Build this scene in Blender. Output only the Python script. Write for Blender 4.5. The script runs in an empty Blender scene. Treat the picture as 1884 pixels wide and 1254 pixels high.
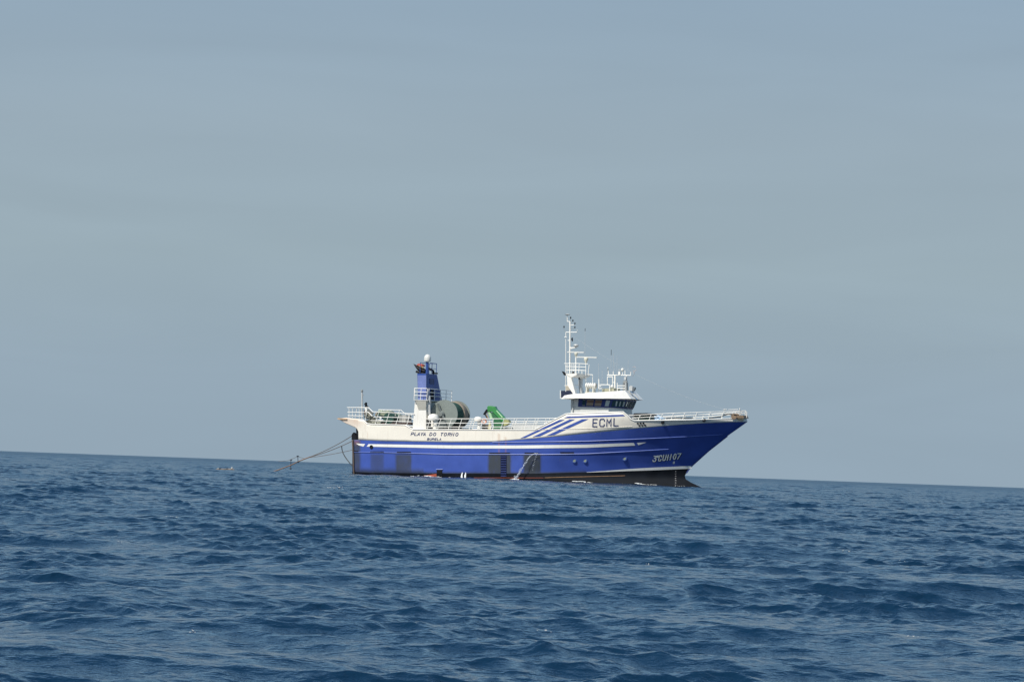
import bpy, math, random
import numpy as np
from mathutils import Vector, Matrix
R_ = math.radians
SC = bpy.context.scene
COL = SC.collection
random.seed(11)

# ------------------------------------------------------------------ camera
F = 6500.0                 # focal length in photo pixels (photo is 1884 x 1254)
H = 1.17                    # eye height above the water, metres
ROLL = R_(2.067)
DIP = R_(0.0)
PITCH = math.atan(232.0 / F)          # true level line 232 px under the picture centre
X_, Z_ = Vector((1, 0, 0)), Vector((0, 0, 1))
FWD = Vector((0, math.cos(PITCH), math.sin(PITCH)))
UP0 = Vector((0, -math.sin(PITCH), math.cos(PITCH)))
CR = X_ * math.cos(ROLL) + UP0 * math.sin(ROLL)
CU = -X_ * math.sin(ROLL) + UP0 * math.cos(ROLL)
CAM = Vector((0, 0, H))
cd = bpy.data.cameras.new('camera'); cam = bpy.data.objects.new('camera', cd); COL.objects.link(cam)
m = Matrix((( CR.x, CU.x, -FWD.x, 0), (CR.y, CU.y, -FWD.y, 0), (CR.z, CU.z, -FWD.z, H), (0, 0, 0, 1)))
cam.matrix_world = m
cd.sensor_width = 36.0; cd.lens = 36.0 * F / 1884.0
cd.clip_start = 0.5; cd.clip_end = 60000.0
SC.camera = cam

# ------------------------------------------------------------------ sky and sun
SUN_EL, SUN_AZ = 48.0, 220.0          # azimuth clockwise from +Y: behind the camera, to its left
w = bpy.data.worlds.new("World"); SC.world = w; w.use_nodes = True
nt = w.node_tree; nt.nodes.clear()
def N(t, **k):
    n = nt.nodes.new(t)
    for a, b in k.items(): setattr(n, a, b)
    return n
out = N('ShaderNodeOutputWorld'); bg = N('ShaderNodeBackground'); nt.links.new(bg.outputs[0], out.inputs[0])
sky = N('ShaderNodeTexSky', sky_type='NISHITA'); sky.sun_disc = False
sky.sun_elevation = R_(SUN_EL); sky.sun_rotation = R_(SUN_AZ)
sky.altitude = 0; sky.air_density = 1.0; sky.dust_density = 2.5; sky.ozone_density = 1.5
tc = N('ShaderNodeTexCoord'); sep = N('ShaderNodeSeparateXYZ'); nt.links.new(tc.outputs['Generated'], sep.inputs[0])
# thin high haze: pale grey-blue near the horizon, thinner towards the zenith
rampH = N('ShaderNodeValToRGB'); nt.links.new(sep.outputs['Z'], rampH.inputs[0])
cr = rampH.color_ramp
cr.elements[0].position = 0.0; cr.elements[0].color = (3.08, 4.06, 4.95, 1)
cr.elements[1].position = 1.0; cr.elements[1].color = (0.85, 1.75, 3.4, 1)
for p, c in ((0.026, (3.12, 4.10, 4.96)), (0.058, (3.26, 4.22, 4.86)), (0.095, (3.22, 4.15, 4.92)), (0.135, (2.88, 3.92, 4.95)), (0.18, (3.3, 5.8, 7.9)), (0.30, (2.4, 4.6, 7.2)), (0.5, (1.1, 2.7, 5.2))):  # brighter blue band above the view, added to colour the sea's reflections
    e = cr.elements.new(p); e.color = c + (1,)
facR = N('ShaderNodeValToRGB'); nt.links.new(sep.outputs['Z'], facR.inputs[0])
facR.color_ramp.elements[0].position = 0.05; facR.color_ramp.elements[0].color = (0.94,)*3 + (1,)
facR.color_ramp.elements[1].position = 0.6; facR.color_ramp.elements[1].color = (0.6,)*3 + (1,)
mp = N('ShaderNodeMapping'); nt.links.new(tc.outputs['Generated'], mp.inputs[0]); mp.inputs['Scale'].default_value = (5, 5, 34)
mp.inputs['Rotation'].default_value = (0, R_(-2), 0)
nz = N('ShaderNodeTexNoise'); nt.links.new(mp.outputs[0], nz.inputs[0]); nz.inputs['Scale'].default_value = 1.6; nz.inputs['Detail'].default_value = 5; nz.inputs['Distortion'].default_value = 0.6; nz.inputs['Roughness'].default_value = 0.45
mr = N('ShaderNodeMapRange'); nt.links.new(nz.outputs[0], mr.inputs[0]); mr.inputs[1].default_value = 0.3; mr.inputs[2].default_value = 0.7; mr.inputs[3].default_value = 0.975; mr.inputs[4].default_value = 1.035
vm = N('ShaderNodeVectorMath', operation='SCALE'); nt.links.new(rampH.outputs[0], vm.inputs[0]); nt.links.new(mr.outputs[0], vm.inputs['Scale'])
mx = N('ShaderNodeMixRGB'); nt.links.new(facR.outputs[0], mx.inputs[0]); nt.links.new(sky.outputs[0], mx.inputs[1]); nt.links.new(vm.outputs[0], mx.inputs[2])
nt.links.new(mx.outputs[0], bg.inputs[0]); bg.inputs[1].default_value = 0.1

sd = bpy.data.lights.new('sun', 'SUN'); sd.energy = 4.7; sd.angle = R_(0.6); sd.color = (1.0, 0.95, 0.86)
so = bpy.data.objects.new('sun', sd); COL.objects.link(so)
az = R_(SUN_AZ); el = R_(SUN_EL)
sdir = Vector((math.sin(az)*math.cos(el), math.cos(az)*math.cos(el), math.sin(el)))
so.rotation_euler = sdir.to_track_quat('Z', 'Y').to_euler(); so.location = sdir * 300
SC.view_settings.view_transform = 'Standard'; SC.view_settings.look = 'None'; SC.view_settings.exposure = 0; SC.view_settings.gamma = 1
SC.render.engine = 'CYCLES'

# ------------------------------------------------------------------ helpers
def ray(px, py):
    d = CR * ((px - 942.0) / F) + CU * ((627.0 - py) / F) + FWD
    return d
def tag(o, label=None, cat=None, group=None, kind=None):
    if label: o['label'] = label
    if cat: o['category'] = cat
    if group: o['group'] = group
    if kind: o['kind'] = kind
    return o
MATS = {}
def mat(name, col, rough=0.5, metal=0.0, var=0.08, vscale=2.0, rust=0.0, streak=0.0, spec=0.5, bump=0.0, alpha=1.0, grime=False, coat=0.0, scol=(0.34, 0.22, 0.13)):
    if name in MATS: return MATS[name]
    M = bpy.data.materials.new(name); M.use_nodes = True; t = M.node_tree; p = t.nodes['Principled BSDF']; L = t.links
    n = lambda ty: t.nodes.new(ty)
    p.inputs['Roughness'].default_value = rough; p.inputs['Metallic'].default_value = metal; p.inputs['Specular IOR Level'].default_value = spec
    p.inputs['Coat Weight'].default_value = coat
    co = n('ShaderNodeTexCoord')
    no = n('ShaderNodeTexNoise'); no.inputs['Scale'].default_value = vscale; no.inputs['Detail'].default_value = 5; L.new(co.outputs['Object'], no.inputs[0])
    r = n('ShaderNodeMapRange'); r.inputs[1].default_value = 0.25; r.inputs[2].default_value = 0.75; r.inputs[3].default_value = 1 - var; r.inputs[4].default_value = 1 + var; L.new(no.outputs[0], r.inputs[0])
    s = n('ShaderNodeVectorMath'); s.operation = 'SCALE'; s.inputs[0].default_value = col; L.new(r.outputs[0], s.inputs['Scale'])
    cur = s.outputs[0]
    def mixc(fac, c2):
        nonlocal cur
        mm = n('ShaderNodeMixRGB'); L.new(fac, mm.inputs[0]); L.new(cur, mm.inputs[1]); mm.inputs[2].default_value = tuple(c2) + (1,); cur = mm.outputs[0]
    if streak > 0:      # vertical run marks
        mpp = n('ShaderNodeMapping'); mpp.inputs['Scale'].default_value = (2.2, 2.2, 0.16); L.new(co.outputs['Object'], mpp.inputs[0])
        n2 = n('ShaderNodeTexNoise'); n2.inputs['Scale'].default_value = 1.7; n2.inputs['Detail'].default_value = 6; n2.inputs['Roughness'].default_value = 0.65; L.new(mpp.outputs[0], n2.inputs[0])
        r2 = n('ShaderNodeMapRange'); r2.inputs[1].default_value = 0.56; r2.inputs[2].default_value = 0.8; r2.inputs[3].default_value = 0; r2.inputs[4].default_value = streak; L.new(n2.outputs[0], r2.inputs[0])
        mixc(r2.outputs[0], scol)
    if rust > 0:
        n3 = n('ShaderNodeTexNoise'); n3.inputs['Scale'].default_value = 1.3; n3.inputs['Detail'].default_value = 8; n3.inputs['Roughness'].default_value = 0.7; L.new(co.outputs['Object'], n3.inputs[0])
        r3 = n('ShaderNodeMapRange'); r3.inputs[1].default_value = 0.62; r3.inputs[2].default_value = 0.74; r3.inputs[3].default_value = 0; r3.inputs[4].default_value = rust; L.new(n3.outputs[0], r3.inputs[0])
        mixc(r3.outputs[0], (0.3, 0.12, 0.05))
    if grime:           # painted wear stored on the mesh: dark rubbed patches and rust
        a = n('ShaderNodeVertexColor'); a.layer_name = 'wear'
        sp = n('ShaderNodeSeparateColor'); L.new(a.outputs[0], sp.inputs[0])
        mpp = n('ShaderNodeMapping'); mpp.inputs['Scale'].default_value = (1.6, 1.6, 0.7); L.new(co.outputs['Object'], mpp.inputs[0])
        n4 = n('ShaderNodeTexNoise'); n4.inputs['Scale'].default_value = 2.4; n4.inputs['Detail'].default_value = 7; n4.inputs['Roughness'].default_value = 0.6; L.new(mpp.outputs[0], n4.inputs[0])
        for ch, c2, amp in ((0, (0.04, 0.048, 0.062), 1.0), (1, (0.42, 0.17, 0.05), 1.0)):
            r4 = n('ShaderNodeMapRange'); r4.inputs[1].default_value = 0.3; r4.inputs[2].default_value = 0.7; r4.inputs[3].default_value = 0.86; r4.inputs[4].default_value = 1.1; L.new(n4.outputs[0], r4.inputs[0])
            ml = n('ShaderNodeMath'); ml.operation = 'MULTIPLY'; ml.use_clamp = True; L.new(r4.outputs[0], ml.inputs[0]); L.new(sp.outputs[ch], ml.inputs[1])
            mixc(ml.outputs[0], c2)
    L.new(cur, p.inputs['Base Color'])
    rr = n('ShaderNodeMapRange'); rr.inputs[3].default_value = max(rough - 0.12, 0.02); rr.inputs[4].default_value = min(rough + 0.12, 1); L.new(no.outputs[0], rr.inputs[0]); L.new(rr.outputs[0], p.inputs['Roughness'])
    if bump > 0:
        b = n('ShaderNodeBump'); b.inputs['Strength'].default_value = bump; b.inputs['Distance'].default_value = 0.02; L.new(no.outputs[0], b.inputs['Height']); L.new(b.outputs[0], p.inputs['Normal'])
    if alpha < 1: p.inputs['Alpha'].default_value = alpha
    MATS[name] = M
    return M
# ------------------------------------------------------------------ the sea: one sheet out past the horizon, real waves on a curved earth
RE = 6.371e6
rng = np.random.default_rng(7)
NW = 190
lam = np.exp(np.linspace(math.log(0.09), math.log(22.0), NW)) * rng.uniform(0.95, 1.05, NW)
spread = np.where(lam < 1.5, 0.85, 0.6)
main = R_(84.0)
th = main + rng.normal(0, 1, NW) * spread + np.where(lam > 9, 0.15, 0.0)
th = np.where(rng.random(NW) < 0.12, th + math.pi, th)
kk = 2 * math.pi / lam
slope = 0.0190 * (0.75 + 0.5 * rng.random(NW))
slope *= np.where(lam < 0.5, 1.0, np.where(lam < 4.0, (0.5 / lam) ** 0.10, 0.812 * (4.0 / lam) ** 0.9))
slope *= np.where(lam < 0.22, 0.9, np.where(lam < 1.0, 1.45, 0.92))
amp = slope / kk
ph = rng.uniform(0, 2 * math.pi, NW)
kx = (kk * np.cos(th)).astype(np.float32); ky = (kk * np.sin(th)).astype(np.float32)
QL = np.where(lam > 0.5, 1.6, 1.0)

def sea_disp(x, y, dr, dt):
    """wave displacement at rest points; dr, dt = local mesh spacing along and across the view"""
    dz = np.zeros_like(x); dx = np.zeros_like(x); dy = np.zeros_like(x)
    e1 = np.sin(x*0.83+y*0.31+1.2)+np.sin(-x*0.52+y*0.47+0.3)+np.sin(x*0.23-y*0.78+2.0)+np.sin(x*1.37+y*0.15+4.0)+np.sin(-x*0.11+y*0.19+5.0)
    env = (0.55 + 0.95 / (1.0 + np.exp(-e1 * 1.3))).astype(np.float32)
    for i in range(NW):
        nr = abs(ky[i]) * dr / (2 * math.pi); ntn = abs(kx[i]) * dt / (2 * math.pi)   # cycles per cell
        f = np.clip((0.42 - np.maximum(nr, ntn)) / 0.16, 0, 1)
        if not np.any(f > 0): continue
        p = kx[i] * x + ky[i] * y + np.float32(ph[i])
        a = (f * amp[i]).astype(np.float32)
        c = np.cos(p) * a; s = np.sin(p) * a
        if lam[i] < 2.2: c *= env; s *= env
        dz += c
        dx -= s * (QL[i] * kx[i] / kk[i]); dy -= s * (QL[i] * ky[i] / kk[i])
    return dx, dy, dz

def seaz(x, y):
    """height of the rendered sea surface near one point (for things that float on it)"""
    r = math.hypot(x, y); dr = r * 0.00095; dt = r * 0.00032
    nr = np.maximum(np.abs(ky) * dr, np.abs(kx) * dt) / (2 * math.pi)
    f = np.clip((0.42 - nr) / 0.16, 0, 1)
    e1 = math.sin(x*0.83+y*0.31+1.2)+math.sin(-x*0.52+y*0.47+0.3)+math.sin(x*0.23-y*0.78+2.0)+math.sin(x*1.37+y*0.15+4.0)+math.sin(-x*0.11+y*0.19+5.0)
    env = 0.55 + 0.95 / (1.0 + math.exp(-e1 * 1.3))
    g = f * amp * np.where(lam < 2.2, env, 1.0)
    px_, py_ = x, y
    for _ in range(2):                     # undo the sideways shift of the wave particles
        p = kx * px_ + ky * py_ + ph; s = np.sin(p) * g * QL
        px_ = x + float((s * kx / kk).sum()); py_ = y + float((s * ky / kk).sum())
    p = kx * px_ + ky * py_ + ph
    return float((np.cos(p) * g).sum()) - r * r / (2 * RE)

def build_sea():
    rr = [1.5]
    while rr[-1] < 14: rr.append(rr[-1] * 1.035)
    while rr[-1] < 650: rr.append(rr[-1] * RSTEP)
    while rr[-1] < 3600: rr.append(rr[-1] * 1.0015)
    while rr[-1] < 5500: rr.append(rr[-1] * 1.006)
    while rr[-1] < 12000: rr.append(rr[-1] * 1.03)
    rr = np.array(rr)
    fine = np.linspace(-R_(9.6), R_(9.6), NCOL)
    st = fine[1] - fine[0]; side = []; a = fine[-1]
    while a < math.pi:
        st *= 1.09; a += st; side.append(min(a, math.pi))
    side = np.array(side)
    aa = np.concatenate([-side[::-1], fine, side])
    da = np.gradient(aa)
    nr, na = len(rr), len(aa)
    Rg, Ag = np.meshgrid(rr, aa, indexing='ij')
    x = (Rg * np.sin(Ag)).astype(np.float32); y = (Rg * np.cos(Ag)).astype(np.float32)
    drr = np.gradient(rr)
    dr1 = np.repeat(drr[:, None], na, 1).astype(np.float32)
    dt1 = (Rg * np.abs(da)[None, :]).astype(np.float32)
    # outside the fine fan the waves fade with the wider spacing in every direction
    wide = np.abs(Ag) > R_(9.9)
    dr1 = np.where(wide, np.maximum(dr1, dt1), dr1)
    dx, dy, dz = sea_disp(x, y, dr1, dt1)
    co = np.empty((nr * na, 3), np.float32)
    co[:, 0] = (x + dx).ravel(); co[:, 1] = (y + dy).ravel(); co[:, 2] = (dz - Rg ** 2 / (2 * RE)).astype(np.float32).ravel()
    idx = np.arange(nr * na, dtype=np.int32).reshape(nr, na)
    q = np.stack([idx[:-1, :-1], idx[:-1, 1:], idx[1:, 1:], idx[1:, :-1]], -1).reshape(-1, 4)[:, ::-1]
    me = bpy.data.meshes.new('sea')
    me.vertices.add(len(co)); me.vertices.foreach_set('co', co.ravel())
    me.loops.add(q.size); me.loops.foreach_set('vertex_index', np.ascontiguousarray(q).ravel())
    me.polygons.add(len(q)); me.polygons.foreach_set('loop_start', np.arange(0, q.size, 4, dtype=np.int32))
    me.polygons.foreach_set('use_smooth', np.ones(len(q), bool))
    me.update(calc_edges=True)
    o = bpy.data.objects.new('sea', me); COL.objects.link(o)
    print('sea verts', len(co))
    return o
RSTEP, NCOL = 1.00095, 1000
sea = build_sea(); tag(sea, kind='structure')
M = bpy.data.materials.new('sea_water'); M.use_nodes = True; t = M.node_tree; p = t.nodes['Principled BSDF']; L = t.links
p.inputs['Base Color'].default_value = (0.003, 0.021, 0.050, 1); p.inputs['Roughness'].default_value = 0.09; p.inputs['IOR'].default_value = 1.33
g = t.nodes.new('ShaderNodeNewGeometry')
# far off, wavelets finer than the mesh count as surface roughness
ln = t.nodes.new('ShaderNodeVectorMath'); ln.operation = 'LENGTH'; L.new(g.outputs['Position'], ln.inputs[0])
rg_ = t.nodes.new('ShaderNodeMapRange'); rg_.inputs[1].default_value = 80; rg_.inputs[2].default_value = 900; rg_.inputs[3].default_value = 0.09; rg_.inputs[4].default_value = 0.30
L.new(ln.outputs['Value'], rg_.inputs[0]); L.new(rg_.outputs[0], p.inputs['Roughness'])
def seanoise(sc, det, vec):
    mpp = t.nodes.new('ShaderNodeMapping'); mpp.inputs['Scale'].default_value = vec; L.new(g.outputs['Position'], mpp.inputs[0])
    n = t.nodes.new('ShaderNodeTexNoise'); n.inputs['Scale'].default_value = sc; n.inputs['Detail'].default_value = det; n.inputs['Roughness'].default_value = 0.55; L.new(mpp.outputs[0], n.inputs[0]); return n
n1 = seanoise(6.5, 4, (1.0, 1.0, 1)); n2 = seanoise(2.2, 3, (0.9, 0.9, 1))
b1 = t.nodes.new('ShaderNodeBump'); b1.inputs['Strength'].default_value = 1.0; b1.inputs['Distance'].default_value = 0.042; L.new(n1.outputs[0], b1.inputs['Height'])
b2 = t.nodes.new('ShaderNodeBump'); b2.inputs['Strength'].default_value = 1.0; b2.inputs['Distance'].default_value = 0.06; L.new(n2.outputs[0], b2.inputs['Height']); L.new(b1.outputs[0], b2.inputs['Normal'])
L.new(b2.outputs[0], p.inputs['Normal'])
sea.data.materials.append(M)
# ------------------------------------------------------------------ the trawler: frame and helpers
TH = R_(20.0); DD = 309.5
O0 = Vector((0.0, DD, -DD * DD / (2 * RE)))
HX = Vector((math.cos(TH), -math.sin(TH), 0)); HY = Vector((math.sin(TH), math.cos(TH), 0))
ship = bpy.data.objects.new('fishing_trawler', None); COL.objects.link(ship)
ship.location = O0; ship.rotation_euler = (0, 0, -TH)
tag(ship, 'blue and white stern trawler with ECML lettered on its raised white side', 'fishing boat')
c0 = CAM - O0; CL = Vector((c0.dot(HX), c0.dot(HY), c0.z))
def P(px, py, y=0.0):
    """point of the ship's lengthwise plane Y=y that the photo shows at px,py (ship coordinates, X to the bow, Y to port)"""
    d = ray(px, py); dl = Vector((d.dot(HX), d.dot(HY), d.z))
    return CL + dl * ((y - CL.y) / dl.y)
def interp(x, pts):
    if x <= pts[0][0]: return pts[0][1]
    for (a, b), (c, d) in zip(pts, pts[1:]):
        if x <= c: return b + (d - b) * (x - a) / (c - a) if c > a else d
    return pts[-1][1]
class MB:
    def __init__(s): s.v = []; s.f = []; s.m = []; s.w = []
    def add(s, vs, fs, mi=0):
        n = len(s.v); s.v += [tuple(q) for q in vs]; s.f += [tuple(i + n for i in f) for f in fs]; s.m += [mi] * len(fs)
    def tube(s, pts, r, n=6, mi=0, r2=None):
        pts = [Vector(q) for q in pts]; rings = []
        for i, q in enumerate(pts):
            t = (pts[min(i + 1, len(pts) - 1)] - pts[max(i - 1, 0)]).normalized()
            a = Vector((0, 0, 1)) if abs(t.z) < 0.9 else Vector((1, 0, 0))
            u = t.cross(a).normalized(); v = t.cross(u)
            rad = r if r2 is None else r + (r2 - r) * i / (len(pts) - 1)
            rings.append([q + (u * math.cos(2 * math.pi * k / n) + v * math.sin(2 * math.pi * k / n)) * rad for k in range(n)])
        fs = []
        for i in range(len(pts) - 1):
            for k in range(n): fs.append((i * n + k, i * n + (k + 1) % n, (i + 1) * n + (k + 1) % n, (i + 1) * n + k))
        fs.append(tuple(range(n - 1, -1, -1))); fs.append(tuple((len(pts) - 1) * n + k for k in range(n)))
        s.add([p for rg in rings for p in rg], fs, mi); return s
    def box(s, a, b, mi=0):
        (x0, y0, z0), (x1, y1, z1) = a, b
        x0, x1 = sorted((x0, x1)); y0, y1 = sorted((y0, y1)); z0, z1 = sorted((z0, z1))
        vs = [(x0, y0, z0), (x1, y0, z0), (x1, y1, z0), (x0, y1, z0), (x0, y0, z1), (x1, y0, z1), (x1, y1, z1), (x0, y1, z1)]
        s.add(vs, [(0, 3, 2, 1), (4, 5, 6, 7), (0, 1, 5, 4), (1, 2, 6, 5), (2, 3, 7, 6), (3, 0, 4, 7)], mi); return s
    def prism(s, a, b, mi=0):
        """two matching outlines (near, far) closed into a solid"""
        n = len(a); fs = [tuple(range(n)), tuple(range(2 * n - 1, n - 1, -1))]
        for k in range(n): fs.append((k, k + n, (k + 1) % n + n, (k + 1) % n))
        s.add(list(a) + list(b), fs, mi); return s
    def pxprism(s, poly, y0, y1, mi=0):
        """photo outline on plane y0, carried straight across the ship to y1"""
        a = [P(x, y, y0) for x, y in poly]; b = [Vector((q.x, y1, q.z)) for q in a]
        return s.prism(a, b, mi)
    def lathe(s, c, prof, n=14, axis='z', mi=0):
        vs = []; c = Vector(c)
        for r, h in prof:
            for k in range(n):
                a = 2 * math.pi * k / n; u, v = r * math.cos(a), r * math.sin(a)
                vs.append(c + (Vector((u, v, h)) if axis == 'z' else Vector((u, h, v)) if axis == 'y' else Vector((h, u, v))))
        fs = []; m = len(prof)
        for i in range(m - 1):
            for k in range(n): fs.append((i * n + k, i * n + (k + 1) % n, (i + 1) * n + (k + 1) % n, (i + 1) * n + k))
        fs.append(tuple(range(n - 1, -1, -1))); fs.append(tuple((m - 1) * n + k for k in range(n)))
        s.add(vs, fs, mi); return s
    def ell(s, c, rx, ry, rz, n=12, mi=0, jit=0.0):
        c = Vector(c); prof = n // 2 + 1; vs = []; fs = []
        for i in range(prof + 1):
            t = math.pi * i / prof
            for k in range(n):
                a = 2 * math.pi * k / n; j = 1 + jit * (random.random() - 0.5)
                vs.append(c + Vector((rx * math.sin(t) * math.cos(a), ry * math.sin(t) * math.sin(a), -rz * math.cos(t))) * j)
        for i in range(prof):
            for k in range(n): fs.append((i * n + k, i * n + (k + 1) % n, (i + 1) * n + (k + 1) % n, (i + 1) * n + k))
        s.add(vs, fs, mi); return s
    def mirror(s):
        o = MB(); o.v = [(x, -y, z) for x, y, z in s.v]; o.f = [tuple(reversed(f)) for f in s.f]; o.m = list(s.m); return o
    def build(s, name, mats, parent=None, smooth=False, fix=True):
        me = bpy.data.meshes.new(name); me.from_pydata(s.v, [], s.f)
        for mm in (mats if isinstance(mats, (list, tuple)) else [mats]): me.materials.append(mm)
        me.polygons.foreach_set('material_index', s.m)
        if smooth: me.polygons.foreach_set('use_smooth', [True] * len(s.f))
        if fix:
            import bmesh
            b = bmesh.new(); b.from_mesh(me)
            if smooth: bmesh.ops.remove_doubles(b, verts=b.verts, dist=1e-5)
            bmesh.ops.recalc_face_normals(b, faces=b.faces); b.to_mesh(me); b.free()
        if smooth and hasattr(me, 'set_sharp_from_angle'): me.set_sharp_from_angle(angle=R_(38))
        me.update()
        o = bpy.data.objects.new(name, me); COL.objects.link(o)
        if parent is not None: o.parent = parent
        else: o.location = ship.location; o.rotation_euler = ship.rotation_euler
        return o
# materials
WHITE = mat('white_paint', (0.83, 0.81, 0.75), 0.38, var=0.04, streak=0.35, rust=0.05)
CREAM = mat('hull_white', (0.81, 0.765, 0.67), 0.38, var=0.05, vscale=0.8, streak=0.4, grime=True)
RAILW = mat('rail_white', (0.84, 0.82, 0.76), 0.4, var=0.05, rust=0.25)
PURE = mat('stripe_white', (0.80, 0.80, 0.76), 0.35, var=0.04, streak=0.3)
BLUE = mat('hull_blue', (0.041, 0.083, 0.35), 0.38, var=0.2, vscale=0.55, grime=True, coat=0.1, streak=0.22, scol=(.06, .11, .36), bump=0.35)
BLUE2 = mat('trim_blue', (0.042, 0.085, 0.34), 0.35, var=0.08)
STRK = mat('strake_blue', (0.085, 0.14, 0.42), 0.35, var=0.12)
BLACK = mat('boot_black', (0.007, 0.009, 0.013), 0.6, var=0.3, vscale=1.5, spec=0.12)
DARK = mat('dark_metal', (0.010, 0.011, 0.014), 0.6, var=0.2, spec=0.15)
RED = mat('red_lead', (0.42, 0.09, 0.05), 0.6, var=0.25, rust=0.3)
RUST = mat('rusty_rope', (0.20, 0.125, 0.085), 0.8, var=0.35, vscale=6)
RUSTM = mat('rusty_metal', (0.36, 0.2, 0.10), 0.7, var=0.3, vscale=3)
LETTER = mat('letter_blue', (0.035, 0.05, 0.15), 0.5, var=0.06)
LETW = mat('letter_white', (0.82, 0.83, 0.78), 0.5, var=0.06)
GREY = mat('deck_grey', (0.26, 0.27, 0.26), 0.6, var=0.15)
LGREY = mat('pale_grey', (0.5, 0.51, 0.5), 0.45, var=0.08, streak=0.2)
GREEN = mat('crane_green', (0.045, 0.24, 0.065), 0.35, var=0.18, coat=0.2)
NETG = mat('net_green', (0.02, 0.07, 0.05), 0.9, var=0.4, vscale=9, bump=0.6)
NETB = mat('net_brown', (0.26, 0.22, 0.17), 0.9, var=0.35, vscale=9, bump=0.6)
FLANGE = mat('drum_grey', (0.21, 0.24, 0.22), 0.45, var=0.06, rust=0.1)
GLASS = mat('window_glass', (0.016, 0.05, 0.066), 0.5, var=0.1, spec=0.12)
GLASSG = mat('pale_blind', (0.36, 0.42, 0.42), 0.25, var=0.1)
CURT = mat('brown_curtain', (0.13, 0.075, 0.05), 0.5, var=0.25, vscale=8)
BAND = mat('window_band_blue', (0.022, 0.04, 0.16), 0.45, var=0.08, spec=.2)
RADOME = mat('radome_white', (0.66, 0.66, 0.62), 0.35, var=0.03)
ORANGE = mat('orange_plastic', (0.75, 0.22, 0.08), 0.5, var=0.1)
YEL = mat('yellow_paint', (0.36, 0.36, 0.16), 0.5, var=0.2)
FUNLIT = mat('sunlit_funnel_blue', (0.15, 0.20, 0.45), 0.45, var=0.1, streak=0.5)  # paler copy of the funnel blue, sunlight painted into the colour
TARP = mat('blue_tarp', (0.18, 0.4, 0.68), 0.6, var=0.3, vscale=7)
CFUN = mat('funnel_blue', (0.03, 0.075, 0.29), 0.4, var=0.1, streak=0.1, spec=.3)
DKBLUE = mat('post_blue', (0.03, 0.07, 0.26), 0.4, var=0.1)

# ------------------------------------------------------------------ hull form
STEM = [(768.5, 1373.5), (775.6, 1375.3), (802, 1338), (829, 1303.5), (856, 1273.4), (864, 1266.5), (870, 1262.6), (875, 1259.8), (879, 1259.5), (883, 1264), (889, 1275), (895, 1289), (901, 1298), (908, 1302), (925, 1292)]
SXZ = sorted([(P(x, y, 0).z, P(x, y, 0).x) for y, x in STEM])
XST = P(648, 840, -3.75).x                      # transom
def stemx(z): return interp(z, SXZ)
def bfun(X, Z):
    zt = min(max(Z / 6.0, -0.2), 1.1)
    ent = 14.5 - 1.5 * zt; p = 1.5 + 0.55 * zt; q = 1.0 - 0.2 * zt
    t = (stemx(Z) - X) / ent
    if t <= 0: return 0.0
    b = 4.25 * ((1 - (1 - min(t, 1)) ** p) ** q)
    s = min(max((X - XST) / 8.0, 0), 1); b *= 1 - 0.125 * (1 - s) ** 2
    if Z < 0.5: b *= 1 - 0.05 * (0.5 - Z)
    return b
def onhull(px, py, off=0.0):
    lo, hi = 0.0, 4.6
    for _ in range(26):
        b = 0.5 * (lo + hi); q = P(px, py, -b)
        if bfun(q.x, q.z) > b: lo = b
        else: hi = b
    q = P(px, py, -(lo + off)); return q
SHEER = [(621, 769.2), (637, 768), (668, 771), (676, 779), (748, 781), (757, 789), (985, 789.6), (1041.8, 761), (1148, 757.4), (1163, 773.6), (1260, 772.4), (1361, 769.6), (1376, 768.6)]
BOUND = [(640, 808.6), (660, 809.2), (700, 811), (830, 813.2), (906, 812.8), (957, 808.4), (1020, 803), (1080, 797), (1160, 789), (1220, 783.6), (1260, 780.3), (1300, 778), (1361, 775.9), (1377, 775.5)]
BOOT = [(640, 867), (680, 869), (815, 870.5), (1000, 870.2), (1080, 868.3), (1160, 865.6), (1200, 864.4), (1267, 861.6), (1290, 860.5)]
BOTT = [(640, 893), (1300, 914)]
OVER = [(621, 769.8), (623.6, 771), (635, 778), (653, 786), (657, 789), (659.4, 794), (659.5, 809.2)]
def stempx(y): return interp(y, STEM)
def endx(curve):
    x = 1300.0
    for _ in range(60): x = 0.5 * x + 0.5 * stempx(interp(x, curve))
    return x
cols = [648 + 2.5 * i for i in range(int((1150 - 648) / 2.5) + 1)]; NB = 90
def colx(j, xe):      # absolute columns amidships, then squeezed towards this row's stem end
    if j < len(cols): return cols[j]
    f = (j - len(cols) + 1) / NB; f = 1 - (1 - f) ** 1.35
    return cols[-1] + (xe - cols[-1]) * f
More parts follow.
